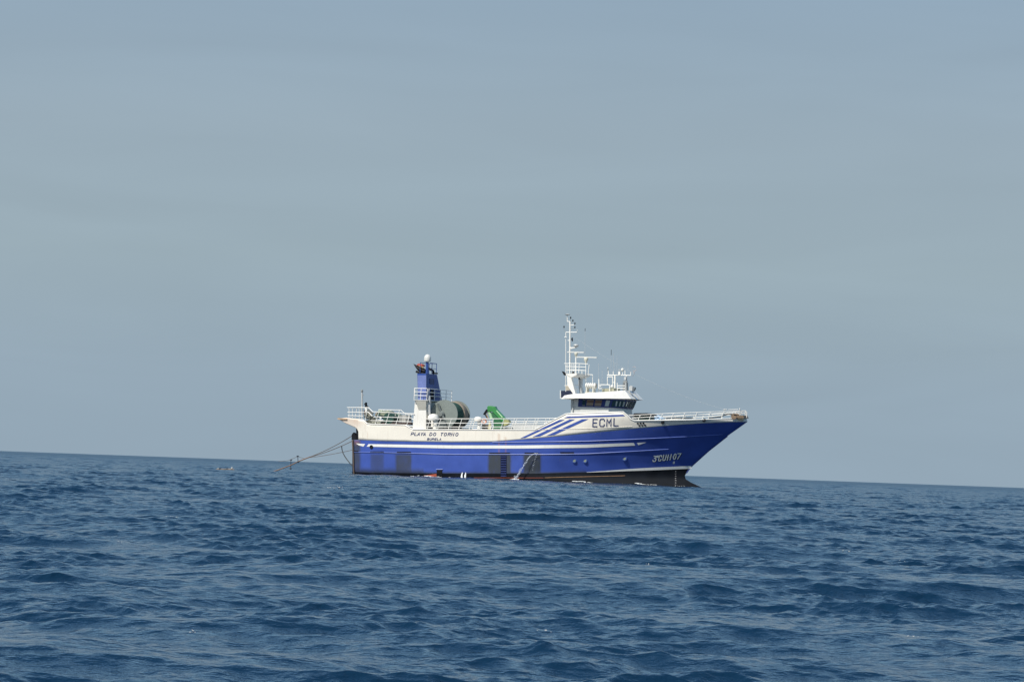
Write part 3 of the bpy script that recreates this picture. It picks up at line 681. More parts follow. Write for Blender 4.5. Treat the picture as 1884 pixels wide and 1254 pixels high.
# exhausts
def cut_pipe(p0, p1, r, name, mt, mti, parent):
    mb = MB(); mb.tube([p0, p0.lerp(p1, .5), p1], r, 14); o = mb.build(name, mt, parent, smooth=True)
    d = (p1 - p0).normalized(); MB().tube([p1 - d * .02, p1 + d * .015], r * .8, 14).build('exhaust_mouth', mti, o)
    return o
SOOT = mat('sooty_pipe', (.016, .015, .018), .6, var=.3, spec=.2)
mb = MB(); mb.pxprism([(769.3, 734.9), (784.1, 734.9), (784.1, 690), (768.2, 690)], fy - .02, fy); mb.build('painted_sunlight_skin', FUNLIT, fun)  # pale skin on the outboard face, painted to look sunlit
# big exhaust: a fat soot-black pipe raked aft, its mouth cut level
mb = MB(); rings_ = [((783.6, 679.5), (783.8, 686.6)), ((778, 675.6), (776, 686.4)), ((772, 673.0), (769.6, 681.8)), ((766, 671.2), (765.6, 676.2)), ((761, 669.0), (761.4, 669.8))]
vs = []; n = 12
for (tp, bt), hw in zip(rings_, (.34, .36, .36, .26, .05)):
    T, B = P(tp[0], tp[1], -3.0), P(bt[0], bt[1], -3.0); C_ = (T + B) / 2; V_ = (T - B) / 2
    for k in range(n): a = 2 * math.pi * k / n; vs.append(C_ + V_ * math.cos(a) + Vector((0, hw * math.sin(a), 0)))
fs = [(i * n + k, i * n + (k + 1) % n, (i + 1) * n + (k + 1) % n, (i + 1) * n + k) for i in range(4) for k in range(n)]
mb.add(vs, fs + [tuple(range(n)), tuple(range(5 * n - 1, 4 * n - 1, -1))]); exh = mb.build('exhaust_pipe', SOOT, ship, smooth=True)
mb = MB(); mb.pxprism([(766.4, 671.6), (767.6, 669.6), (770.6, 668.4), (776.2, 669.2), (778.6, 671.2), (778.8, 674.2), (773, 672.6)], -3.2, -2.8); mb.build('exhaust_flap', mat('exhaust_red', (.5, .10, .07), .6, var=.3, vscale=5), exh)
mb = MB(); mb.pxprism([(769, 672.0), (773, 672.4), (779, 674.6), (779, 677), (773, 675.2)], -3.38, -3.3); mb.build('exhaust_collar', mat('tan_collar', (.35, .26, .12), .6), exh)
bar('exhaust_pipe', [(780, 687), (774, 686.2), (765.5, 683)], -3.3, .10, SOOT, ship, n=10)
bar('exhaust_pipe', [(788.5, 677.5), (797, 682), (798, 688)], -2.2, .10, DARK, ship, n=10)
bar('radome_post', [(785.9, 688), (786.0, 666)], -3.3, .13, DKBLUE, fun, n=10)
rd = P(786.3, 665.4, -3.3)
MB().lathe(rd, [(.17, 0), (.29, .05), (.305, .16), (.305, .34), (.27, .48), (.18, .60), (.06, .66)], 20).build('satellite_dome', RADOME, fun, smooth=True)
zt2 = P(784, 686.6, -3.3).z; zr = P(790, 667.2, -3.3).z
mb = MB()
x0_, x1_ = B0.x + .1, B1.x - .05; y0_, y1_ = fy + .1, fy + 2.55
mb.tube([(x1_, -2.9, zr), (x1_, y1_, zr), (x0_, y1_, zr), (x0_, y0_ + .3, zr)], .028, 6)
for (x, y) in ((x1_, y1_), (x1_, y1_ - 1.1), (x0_, y1_), (x0_, y0_ + .3)): mb.tube([(x, y, zt2), (x, y, zr)], .028, 6)
mb.tube([(x1_, -2.9, (zr + zt2) / 2), (x1_, y1_, (zr + zt2) / 2)], .02, 5)
mb.build('funnel_railing', DKBLUE, fun, smooth=True)
MB().box((x1_ - .3, y1_ - .3, zt2 + .02), (x1_ + .05, y1_ + .25, zt2 + .14)).build('bracket', DARK, fun)

# ------------------------------------------------------------------ net drum
dc = P(817.4, 761.2, -3.3); RD = 1.24
nd = MB().lathe(dc, [(RD, -.0), (RD, .07), (.3, .07), (.3, 3.03), (RD, 3.03), (RD, 3.1), (.2, 3.1)], 40, axis='y').build('net_drum', FLANGE, ship, smooth=True)
MB().lathe(dc, [(.9, .08), (1.06, .5), (1.1, 1.5), (1.05, 2.6), (.92, 3.02)], 30, axis='y').build('wound_net', NETG, nd, smooth=True)
MB().lathe(dc + Vector((0, 1.9, 0)), [(1.02, .0), (1.17, .15), (1.2, .7), (1.1, 1.1)], 30, axis='y').build('wound_net', NETB, nd, smooth=True)
mb = MB(); hc = P(811, 761.5, -3.45); mb.lathe(hc, [(.30, .12), (.34, .0), (.22, -.12), (.2, -.16)], 16, axis='y'); mb.build('drum_bearing', mat('bearing_grey', (.16, .18, .17), .5, var=.2), nd, smooth=True)
for a, b in (((811, 763), (799, 789)), ((813, 763), (829, 789)), ((806, 742), (811, 759))):
    mb = MB(); mb.tube([P(a[0], a[1], -3.5), P(b[0], b[1], -3.5)], .10, 4); mb.build('drum_stand', mat('bearing_grey', ()), nd)
mb = MB()
for k in range(2): mb.tube([P(800.5 + 4 * k, 741, -3.42), P(808 + 4 * k, 758, -3.42)], .035, 5)
mb.build('drum_rib', FLANGE, nd)
MB().box((dc.x - 1.2, -3.3, P(820, 789, -3.3).z - .05), (dc.x + 1.5, -.2, P(820, 786, -3.3).z)).build('drum_bed', mat('bed_dark', (.03, .03, .03), .7), nd)
mb = MB(); mb.pxprism([(800, 787), (804, 775), (818, 773), (822, 787)], -3.75, -3.55); mb.build('gear_case', mat('bearing_grey', ()), nd)
# mushroom ventilators
for x, yt, s, yy in ((797, 761.0, 1.0, -3.8), (879.5, 766.2, .72, -3.6)):
    zb = P(x, 789.5, yy).z; ztp = P(x, yt, yy).z; xc = P(x + (4 if s == 1 else 2), 780, yy).x; xh = P(x, 780, yy).x
    v_ = MB().tube([(xc, yy, zb), (xc, yy, ztp - .3 * s)], .215 * s, 14).build('ventilator', WHITE, ship, smooth=True)
    MB().lathe((xh, yy, ztp - .58 * s), [(.46 * s, 0), (.50 * s, .12 * s), (.49 * s, .34 * s), (.38 * s, .52 * s), (.05, .60 * s)], 18).build('ventilator_hood', WHITE, v_, smooth=True)

# ------------------------------------------------------------------ deck crane, folded
cy_ = -2.2
mb = MB(); mb.pxprism([(896, 748.2), (898.5, 746), (904, 746.2), (905, 747.2), (910.6, 747), (912.4, 752), (927.8, 768.2), (931, 774), (925, 777), (905.5, 757), (902.5, 756.6), (896.6, 757)], cy_, cy_ + .5)
cr_ = mb.build('crane', GREEN, ship); bv = cr_.modifiers.new('b', 'BEVEL'); bv.width = .09; bv.segments = 3
mb = MB(); mb.pxprism([(912.6, 755.4), (914, 754.6), (924.8, 766.6), (923.6, 768)], cy_ - .07, cy_); mb.build('crane_cylinder', mat('pale_green', (.42, .66, .40), .35), cr_)
mb = MB(); mb.tube([P(900, 757, cy_ + .2), P(904.8, 771, cy_ + .2)], .15, 10); mb.build('crane_cylinder', mat('pale_green', ()), cr_, smooth=True)
mb = MB(); mb.pxprism([(903, 758), (907, 758), (926, 776), (926, 783), (908, 783), (908, 770)], cy_ + .1, cy_ + .45); mb.build('crane_arm', mat('crane_dark_green', (.03, .14, .06), .5), cr_)
mb = MB(); mb.pxprism([(907, 789), (909, 782.5), (922, 782.5), (924, 789)], cy_ - .1, cy_ + .7); mb.build('crane_base', MATS['crane_dark_green'], cr_)
mb = MB(); mb.pxprism([(888.6, 761.6), (894.5, 752.4), (896.4, 753), (896, 756), (890.6, 763)], cy_ - .05, cy_ + .25); mb.build('crane_grab', DARK, cr_)
bar('hydraulic_hose', [(895.8, 757), (892.2, 760), (893, 763), (896, 768)], cy_ - .05, .045, DARK, cr_)
bar('hydraulic_hose', [(897, 760), (895, 763), (897, 767.5), (898.5, 772)], cy_ - .12, .04, RUSTM, cr_)
mb = MB(); mb.pxprism([(926, 778), (928, 771.5), (935, 771.6), (937, 776), (933, 781), (927, 783.5)], -3.0, -2.5); mb.build('winch_head', YEL, cr_)
mb = MB(); mb.pxprism([(898, 789), (899.5, 776), (902, 775.5), (903.5, 789)], -3.2, -3.0); mb.build('yellow_stand', mat('pale_yellow', (.62, .58, .35), .5), ship)
mb = MB(); mb.pxprism([(925, 788.8), (926, 784.5), (938, 784.5), (941, 788.8)], -2.8, -2.2); mb.build('hatch_coaming', GREY, ship)
mb = MB(); mb.pxprism([(886, 788.8), (887, 780.5), (900, 781), (901, 788.8)], -2.8, -2.2); mb.build('store_box', mat('box_dark', (.1, .085, .06), .7), ship)
# casing between the crane and the raised side (pale grey, low)
mb = MB(); a = P(941, 789.5, -1.5); b = P(1000, 780.5, -1.5); mb.box((a.x, -1.5, a.z), (b.x, 1.5, b.z)); mb.build('hatch', LGREY, ship)
# ------------------------------------------------------------------ wheelhouse
def ring(pts): return [P(x, y, yy) for x, y, yy in pts]
WB = [(1050.5, -3.2), (1120, -3.2)]
xA = P(1050.5, 745, -3.2).x; xB = P(1120, 745, -3.2).x; xC = P(1145, 745, -1.4).x
zb0 = P(1100, 775, -3.2).z; zb1 = P(1100, 749.6, -3.2).z; zw = P(1100, 732.6, -3.2).z
def whring(z, fwd): return [Vector((xA, -3.2, z)), Vector((xB + fwd * .6, -3.2, z)), Vector((xC + fwd, -1.4, z)), Vector((xC + fwd, 1.4, z)), Vector((xB + fwd * .6, 3.2, z)), Vector((xA, 3.2, z))]
mb = MB(); mb.prism(whring(zb0, 0), whring(zb1, 0)); wh = mb.build('wheelhouse', mat('wheelhouse_wall', (.60, .605, .58), .45, var=.05, streak=.25), ship)
rk = .36
mb = MB(); mb.prism([q + Vector((-.02 if i in (0, 5) else 0, 0, 0)) for i, q in enumerate(whring(zb1 + .004, .02))], whring(zw + .02, rk)); mb.build('window_wall', mat('wheelhouse_wall', ()), wh)
# dark band and its panes
zA, zB_ = zb1 + .03, zw - .03
def wp(seg, u, v, off):
    """point on the raked window wall: seg 0 side, 1 corner, 2 front; u along 0..1, v up 0..1"""
    z = zA + (zB_ - zA) * v; f = (z - zb1) / (zw - zb1); r = whring(z, .02 + (rk - .02) * f)
    a, b = r[seg], r[seg + 1]; q = a.lerp(b, u); t = (b - a).normalized(); nrm = Vector((t.y, -t.x, 0)).normalized()
    return q + nrm * off
def wquad(seg, u0, u1, v0, v1, off, mt, name, parent, sl=0.0, both=True):
    def mk():
        mb = MB(); a = [wp(seg, u0 - sl, v0, off), wp(seg, u1 - sl * .4, v0, off), wp(seg, u1 + sl, v1, off), wp(seg, u0 + sl, v1, off)]
        b = [wp(seg, u0 - sl, v0, off - .02), wp(seg, u1 - sl * .4, v0, off - .02), wp(seg, u1 + sl, v1, off - .02), wp(seg, u0 + sl, v1, off - .02)]
        return mb.prism(a, b)
    o = mk().build(name, mt, parent)
    if both and seg < 2: mk().mirror().build(name, mt, parent)
    return o
u0 = (1063.5 - 1050.5) / 69.5
wquad(0, u0, 1.0, 0, 1, .024, BAND, 'window_band', wh); wquad(1, 0, 1, 0, 1, .024, BAND, 'window_band', wh); wquad(2, 0, 1, 0, 1, .024, BAND, 'window_band', wh)
def us(px): return (px - 1050.5) / 69.5
for a, b, mt in ((1071, 1076.5, GLASS), (1078.6, 1090.6, CURT), (1093.4, 1105.0, CURT), (1112, 1119, GLASSG)):
    o = wquad(0, us(a), us(b), .14, .86, .05, mt, 'window', wh)
    for k, (c, d) in enumerate(((.14, .19), (.81, .86))): wquad(0, us(a), us(b), c, d, .064, mat('frame_grey', (.3, .3, .3), .4), 'window_frame', wh, both=False)
    if mt is CURT: wquad(0, us(a) + .0, us(b), .30, .46, .058, mat('sill_tan', (.28, .23, .18), .6), 'sill', wh, both=False)
for seg, a, b in ((1, .12, .34), (1, .40, .62), (1, .68, .92), (2, .05, .30), (2, .36, .64), (2, .70, .95)):
    o = wquad(seg, a, b, .14, .88, .05, GLASS, 'window', wh)
for seg, a, b in ((1, .36, .46), (1, .62, .70), (1, .86, .98), (2, .12, .22)):
    wquad(seg, a, b, .22, .80, .06, GLASSG, 'blind', wh, sl=-.03, both=False)
for a in (.33, .67): wquad(2, a - .012, a + .012, .10, .9, .065, mat('frame_grey', ()), 'window_frame', wh, both=False)
# aft column and pipes
bar('pipe', [(1053.5, 734), (1053.5, 762)], -3.3, .06, LGREY, wh)
# brow: sloping fascia round the roof
lo = [P(1037, 732.9, -4.0), P(1110, 732.4, -4.0), P(1161, 731.0, -1.75)]; zl = P(1100, 732.6, -4.0).z
for q in lo: q.z = zl + (q.z - zl) * .5
up = [P(1056, 724.6, -3.35), P(1104, 721.0, -3.35), P(1150, 717.9, -1.45)]
loF = [Vector((q.x, -q.y, q.z)) for q in reversed(lo)]; upF = [Vector((q.x, -q.y, q.z)) for q in reversed(up)]
br = MB(); br.prism(lo + loF, up + upF); brow = br.build('roof_brow', WHITE, wh)
# aft wings of the brow
mb = MB(); a = [P(1032.3, 733.4, -4.0), P(1040, 733.2, -4.0), P(1057, 732.8, -4.0), P(1057, 725.4, -3.4), P(1054.6, 724.4, -3.38), P(1038.5, 727.2, -3.6)]
mb.prism(a, [Vector((q.x, q.y + .12, q.z - .02)) for q in a]); mb.build('brow_wing', WHITE, brow); mb.mirror().build('brow_wing', WHITE, brow)
mb = MB(); mb.pxprism([(1032.2, 718.4), (1050.2, 718.2), (1056.5, 725), (1042, 731.5), (1032.2, 731.8)], 2.2, 2.35); mb.build('screen', mat('screen_navy', (.012, .018, .05), .5), wh)
mb = MB(); mb.pxprism([(1032.2, 731), (1050, 731), (1052, 732.8), (1032.2, 733.2)], -3.9, 2.4); mb.build('wing_floor', LGREY, wh)
bar('corner_post', [(1031.2, 717.6), (1031.2, 733)], -3.9, .045, RAILW, wh)
# shade plates on the roof's forward slope
mb = MB(); a, b = up[2], lo[2]
def rf(u, v): return Vector((a.x + (b.x - a.x) * v + .03, a.y + (-2 * a.y) * u, a.z + (b.z - a.z) * v + .03))
for u in (.33, .68):
    mb.prism([rf(u - .03, 0), rf(u + .03, 0), rf(u + .03, 1), rf(u - .03, 1)], [rf(u - .03, 0) - Vector((.02, 0, .02)), rf(u + .03, 0) - Vector((.02, 0, .02)), rf(u + .03, 1) - Vector((.02, 0, .02)), rf(u - .03, 1) - Vector((.02, 0, .02))])
mb.build('roof_seam', LGREY, brow)
zroof = up[0].z
def zr_(x): return interp(x, [(up[0].x, up[0].z), (up[2].x, up[2].z)])

# ------------------------------------------------------------------ main mast
def bars(name, segs, y, r, mt, parent, n=6):
    mb = MB()
    for sg in segs: mb.tube([P(a, b, y) for a, b in sg], r, n)
    return mb.build(name, mt, parent, smooth=True)
def poly(name, pts, y0, y1, mt, parent): return MB().pxprism(pts, y0, y1).build(name, mt, parent)
mast = poly('mast_leg', [(1043, 688.5), (1050.6, 693.5), (1054.5, 708), (1058.6, 724.5), (1055.6, 726), (1048.8, 716), (1043.8, 708)], -1.8, -1.35, WHITE, ship)
mast.name = 'mast'
poly('mast_leg', [(1064.6, 690), (1070, 691), (1069, 708), (1071.5, 724), (1066.4, 724), (1064, 706)], 1.35, 1.8, LGREY, mast)
mb = MB(); a = [P(1040.6, 687.4, -1.8), P(1061.6, 686.2, -1.8), P(1060.5, 689.6, -1.8), P(1050.6, 694, -1.8), P(1042.6, 691, -1.8)]
mb.prism(a, [Vector((q.x, 1.8, q.z)) for q in a]); mb.build('mast_platform', WHITE, mast)
poly('mast_bracket', [(1065, 690.4), (1075.4, 688), (1079.2, 689.6), (1079, 691.4), (1070, 695.6), (1064, 694.8)], 1.2, 1.7, LGREY, mast)
poly('mast_bracket', [(1077.0, 684.4), (1079.6, 686), (1080, 689), (1077.4, 688.6)], 1.2, 1.5, WHITE, mast)
bars('mast_pole', [[(1048.3, 688), (1048.6, 640), (1048.9, 591)]], 0, .075, WHITE, mast, 10)
bars('mast_pole', [[(1059.4, 687), (1059.6, 652.5)]], 0, .062, WHITE, mast, 8)
bars('crossarm', [[(1041, 611), (1061.8, 610.9), (1062, 606)], [(1043.8, 591.2), (1048.8, 591.4)], [(1043.8, 591.2), (1043.6, 581)], [(1048.8, 598), (1056, 597.6)], [(1048.6, 626), (1044.8, 626.2)], [(1041.2, 611.2), (1041, 620)], [(1038.5, 620), (1042.6, 620)]], 0, .036, RAILW, mast)
bars('halyard', [[(1041, 611), (1040.9, 720)], [(1070.8, 680), (1070.8, 722)], [(1077.8, 671), (1077.8, 708)], [(1090.4, 689), (1090.4, 706)], [(1081, 688.8), (1090.4, 689.2)]], 0.1, .03, RAILW, mast)
q = P(1044, 578.3, 0); MB().lathe(q, [(.05, -.09), (.2, -.03), (.24, .02), (.1, .06)], 14).build('disc_aerial', RADOME, mast, smooth=True)
for x, y in ((1050, 584.2), (1054, 589.5), (1057.7, 594.8), (1057.7, 601.8), (1037.7, 601)):
    l_ = MB().lathe(P(x, y, 0), [(.05, -.08), (.06, 0), (.045, .07), (.02, .09)], 8).build('navigation_lamp', DARK, mast, smooth=True)
bars('lamp_arm', [[(1048.8, 592), (1050, 586.5), (1050, 585)], [(1048.8, 594), (1054, 592), (1054, 590.5)], [(1056, 597.5), (1057.7, 596)], [(1048.8, 604.5), (1057.7, 604.2), (1057.7, 602.5)], [(1041, 611), (1037.6, 607), (1037.7, 602)]], 0, .016, GREY, mast, 5)
poly('flag_block', [(1051, 622), (1053, 620.5), (1053.6, 626), (1052.6, 628), (1051.2, 625.5)], -.05, .05, DARK, mast)
MB().lathe(P(1059.9, 637.2, 0), [(.04, -.12), (.1, -.06), (.2, .02), (.24, .09), (.2, .18), (.05, .22)], 16).build('dome_aerial', LGREY, mast, smooth=True)
poly('dome_bracket', [(1049, 638.4), (1058, 638), (1058.4, 639.6), (1051, 641), (1049, 640.8)], -.1, .1, WHITE, mast)
def radar(x0, x1, y, px, py0, py1, w_):
    bm_ = MB(); a = P(x0, y, 0); b = P(x1, y - .1, 0)
    bm_.box((a.x, -.07, a.z - .05), (b.x, .07, a.z + .05)); o = bm_.build('radar_scanner', RADOME, mast)
    zc = P(px, py0, 0); zd = P(px, py1, 0); h = zc.z - zd.z
    MB().lathe(zd, [(.06, 0), (.09, h * .25), (w_ * .8, h * .5), (w_, h * .7), (w_ * .9, h * .95), (.07, h)], 12).build('radar_pedestal', mat('cream_ped', (.66, .64, .52), .45), mast, smooth=True)
radar(1044, 1074.6, 647.3, 1059.6, 648.6, 656.5, .16)
radar(1061, 1098.4, 656.5, 1077.9, 657.6, 668.6, .19)
bars('mast_railing', [[(1038, 668.4), (1064, 668.4), (1082, 669.3)], [(1040, 674), (1064, 674.4), (1078, 675)], [(1042, 680.4), (1064, 680.6), (1078, 681.6)], [(1038.5, 709.2), (1047, 709)], [(1055, 708.3), (1064.4, 708.4)], [(1057, 715), (1064.6, 715)]], -.8, .028, RAILW, mast)
bars('mast_railing', [[(1043.4, 687), (1043.4, 668.4)], [(1052.4, 687), (1052.4, 668.4)], [(1064.8, 686), (1065.8, 668.6)], [(1056, 686), (1056, 668.4)], [(1077.8, 688), (1077.8, 669.3)], [(1082, 688), (1084, 670)]], -.8, .028, RAILW, mast)
poly('floodlight', [(1033.4, 682.6), (1036, 683), (1039.6, 686.8), (1039.4, 690), (1037.4, 690)], -1.4, -1.1, DARK, mast)
MB().ell(P(1054.4, 685.2, -1.5), .11, .11, .11, 10).build('floodlight', DARK, mast, smooth=True)
MB().ell(P(1065.6, 696, -1), .08, .08, .1, 8).build('floodlight', DARK, mast, smooth=True)
poly('flood_box', [(1040.6, 709.5), (1047, 709.3), (1048, 717.6), (1040.6, 717.8)], -1.2, -.8, mat('box_tan', (.42, .38, .3), .6), mast)
# whip aerials
def whip(x, y0, y1, y=0, tip=None, r=.012):
    o = bars('whip_aerial', [[(x, y0), (x + .3, y1)]], y, r, LGREY, ship, 5)
    if tip: bars('aerial_tip', [[(x + .3, tip[0]), (x + .35, tip[1])]], y, .022, DARK, o, 5)
whip(1076.2, 655, 603, .5, (609, 603.5)); whip(1101, 722, 668, -1.5); whip(1107.6, 720, 680, .8); whip(1124.2, 690, 642, 0, (653, 643), .013)
whip(1128.5, 689, 650, .6); whip(1135, 690, 655, -.4); whip(1155.5, 690, 662, .4); whip(1131, 682, 668, 0)
# ladder stay of the roof: frame of the forward aerials
fr = bars('aerial_frame', [[(1117, 689.6), (1161, 690.2)], [(1117.4, 692.8), (1127.4, 692.8)], [(1117.6, 692.8), (1117.6, 708)], [(1127.1, 692.8), (1127.1, 719)], [(1160.3, 690.2), (1160.4, 683.8)], [(1119.6, 689.6), (1119.5, 682)], [(1128.4, 689.6), (1128.4, 682.6)], [(1150, 690), (1150, 681)], [(1145.6, 690), (1145.6, 684)], [(1128.6, 703.4), (1131, 703.4)]], -.3, .038, RAILW, ship)
bars('frame_post', [[(1131.6, 689.6), (1131.3, 720)]], -.3, .075, WHITE, fr, 8); bars('frame_post', [[(1152.7, 690), (1152.6, 701)]], -.3, .04, WHITE, fr, 8)
bars('frame_post', [[(1102, 697), (1101.9, 722)]], -1.9, .045, WHITE, fr, 8)
MB().ell(P(1145.2, 680.1, -.3), .15, .15, .16, 14).build('dome_aerial', RADOME, fr, smooth=True)
MB().ell(P(1118.4, 676.6, -.3), .05, .05, .06, 8).build('anchor_lamp', RADOME, fr, smooth=True)
bars('lamp_arm', [[(1118.5, 677), (1118.6, 684)]], -.3, .03, GREY, fr)
poly('aerial_box', [(1137.4, 683), (1141, 683), (1141, 689.4), (1137.4, 689.4)], -.4, -.2, WHITE, fr)
MB().ell(P(1139.3, 680.2, -.3), .06, .06, .08, 8).build('anchor_lamp', LGREY, fr, smooth=True)
bars('loop_aerial', [[(1164, 692), (1167.6, 686), (1165, 683.4), (1166.4, 680)], [(1164, 676), (1167, 673.6), (1170, 676.6)], [(1166.2, 684), (1170.8, 680)]], -.3, .022, mat('pink_grey', (.5, .42, .4), .5), fr)
# searchlights and fittings on the roof
sl_ = poly('searchlight', [(1148.2, 693), (1151.8, 692.6), (1152, 697), (1150, 699.4), (1148, 697)], -.6, -.3, LGREY, ship)
poly('searchlight_arm', [(1146, 700.4), (1153.6, 700), (1152.4, 703.6), (1150.4, 705.4), (1147.4, 703.4)], -.6, -.4, GREY, sl_)
for x in (1146.8, 1152.4): poly('searchlight_leg', [(x - 1.6, 718.4), (x - 1.2, 703.5), (x + 1.4, 703.5), (x + 1.6, 718.2)], -.7, -.45, mat('leg_grey', (.17, .19, .2), .5), sl_)
s2 = poly('searchlight', [(1157.4, 718.4), (1157.4, 711), (1160.6, 708.6), (1163.6, 711), (1163.4, 718.6)], -1.0, -.6, LGREY, ship)
poly('lamp_face', [(1163.6, 713.5), (1167.4, 712), (1167.6, 714.4), (1165.2, 718.8), (1162.8, 719.2)], -.9, -.5, mat('leg_grey', ()), s2)
bars('roof_railing', [[(1135, 709.3), (1150.4, 709.4)], [(1135.8, 718.6), (1135.8, 704)], [(1135, 714), (1150.4, 714)], [(1150.2, 718), (1150.3, 704)]], -1.4, .032, RAILW, ship)
bars('roof_railing', [[(1101, 707.4), (1121.8, 707.4)], [(1101, 710.4), (1106, 710.4)], [(1101, 714.6), (1107.6, 714.4)], [(1101.4, 722), (1101.4, 697)], [(1121.6, 719), (1121.6, 707)]], -1.4, .032, RAILW, ship)
MB().ell(P(1126.2, 711, -1), .16, .16, .17, 12).build('roof_lamp', RADOME, ship, smooth=True)
MB().tube([P(1126.4, 713, -1), P(1126.4, 720, -1)], .05, 6).build('roof_lamp_post', LGREY, ship)
poly('roof_coaming', [(1107.6, 720.6), (1108.2, 714.6), (1129, 713.6), (1129.6, 719.2)], -1.2, .6, mat('olive_grey', (.33, .33, .24), .6), ship)
poly('deck_winch', [(1165.2, 774), (1165.4, 762), (1176, 761.6), (1189, 762.4), (1194, 766), (1194.6, 773.4)], -1.6, .4, mat('winch_dark_green', (.03, .06, .05), .6, var=.3), ship)
poly('winch_cover', [(1164.2, 763.2), (1166.6, 759.8), (1190, 759.4), (1192.4, 762.6)], -1.9, .6, DARK, ship)
# gear on the foredeck: anchor chain and windlass
bars('anchor_chain', [[(1225, 769.4), (1250, 768.6), (1275, 768.4)], [(1304, 769.4), (1316, 767.6), (1326, 766.4), (1332, 763.4), (1340, 761.4), (1347, 762)], [(1350, 762.4), (1356, 763.4)]], -1.2, .045, DARK, ship)
wl = MB().lathe(P(1352, 765.6, -.9), [(.14, -.3), (.26, -.28), (.15, -.15), (.15, .5), (.26, .6), (.14, .65)], 14, axis='y').build('windlass', mat('windlass_brown', (.2, .14, .09), .7, var=.3), ship, smooth=True)
poly('windlass_bed', [(1344, 769.4), (1346, 765), (1367, 763.4), (1369, 768.6)], -.9, .5, mat('windlass_brown', ()), wl)
bars('bow_fitting', [[(1360.6, 768), (1361, 751.2)], [(1334, 762), (1333.6, 752.6)], [(1330, 753.4), (1338, 752.8)], [(1340, 753.4), (1358, 752.8)]], -.5, .035, LGREY, ship)
MB().ell(P(1361, 752, -.5), .06, .06, .08, 8).build('bow_lamp', RADOME, ship, smooth=True)
MB().ell(P(1333.6, 752.6, -.5), .07, .07, .05, 8).build('bow_lamp', RADOME, ship, smooth=True)

# forestay from the mast to the bow
def sagline(a, b, sag, n=16): return [a.lerp(b, k / n) - Vector((0, 0, 4 * sag * (k / n) * (1 - k / n))) for k in range(n + 1)]
MB().tube(sagline(P(1050, 615, 0), P(1330, 752, 0), .7), .006, 4).build('forestay', LGREY, ship, smooth=True)

# ------------------------------------------------------------------ things carried on board
def place(o, label, cat, group=None): tag(o, label, cat, group); return o
# life raft canister on its cradle
def canister(x0, x1, y0, y1, yy, parent, name='casing'):
    a = P(x0, (y0 + y1) / 2, yy); b = P(x1, (y0 + y1) / 2, yy); r = (P(x0, y0, yy).z - P(x0, y1, yy).z) / 2; L_ = b.x - a.x; prof = [(.05, 0), (r * .8, .03)]
    for k in range(9): prof.append((r * (1.0 if k % 2 == 0 else .82), .08 + (L_ - .16) * k / 8))
    prof += [(r * .8, L_ - .03), (.05, L_)]
    return a, prof, r
def anchor_empty(name, p):
    e = bpy.data.objects.new(name, None); COL.objects.link(e); e.location = ship.matrix_basis @ p; e.rotation_euler = ship.rotation_euler; return e
def local_build(mb, root, name, mt, p, smooth=True):
    mb.v = [tuple(Vector(v) - p) for v in mb.v]; return mb.build(name, mt, root, smooth=smooth)
a, prof, r = canister(1076.8, 1098.4, 703.6, 714.4, -2.4, None)
root = anchor_empty('life_raft_canister', Vector((a.x, -2.4, a.z - r - .2)))
place(root, 'white ribbed life raft canister on its cradle on the wheelhouse roof beside the mast', 'life raft')
pp = Vector((a.x, -2.4, a.z - r - .2))
mb = MB(); L_ = prof[-1][1]; mb.lathe(a, [(.05, 0), (r * .8, .04), (r * .84, .1), (r * .84, L_ - .1), (r * .8, L_ - .04), (.05, L_)], 16, axis='x'); local_build(mb, root, 'casing', mat('casing_grey', (.38, .37, .33), .5), pp)  # grey between the ribs is painted shade, deepening the gaps
for k in range(5):
    h0 = .06 + (L_ - .12) * k / 5; h1 = h0 + (L_ - .12) / 5 * .74
    mb = MB(); mb.lathe(a, [(r * .8, h0), (r, h0 + .03), (r, h1 - .03), (r * .8, h1)], 16, axis='x'); local_build(mb, root, 'casing_rib', mat('rib_white', (.82, .81, .76), .4), pp)
mb = MB(); L_ = prof[-1][1]
zc = interp(a.x, [(up[0].x, up[0].z), (up[1].x, up[1].z)])
for f in (.2, .75): mb.box((a.x + L_ * f - .05, -2.7, zc - .05), (a.x + L_ * f + .05, -2.1, a.z - r * .6))
mb.box((a.x + .1, -2.68, zc + .06), (a.x + L_ - .1, -2.12, zc + .16)); local_build(mb, root, 'cradle', mat('cradle_cream', (.6, .58, .5), .5), pp, False)
# lifebuoy on the main deck rail
c = P(890.6, 774.6, -4.05); mb = MB(); n = 20; m_ = 8; vs = []
for i in range(n):
    for j in range(m_):
        t1 = 2 * math.pi * i / n; t2 = 2 * math.pi * j / m_; rr_ = .19 + .065 * math.cos(t2); vs.append(Vector((rr_ * math.cos(t1), .06 * math.sin(t2), rr_ * math.sin(t1))) + c)
mb.add(vs, [(i * m_ + j, i * m_ + (j + 1) % m_, ((i + 1) % n) * m_ + (j + 1) % m_, ((i + 1) % n) * m_ + j) for i in range(n) for j in range(m_)])
o = mb.build('lifebuoy', mat('buoy_orange', (.8, .34, .2), .5, var=.1), None, smooth=True); place(o, 'faded orange lifebuoy hanging on the main deck rail left of the green crane', 'lifebuoy')
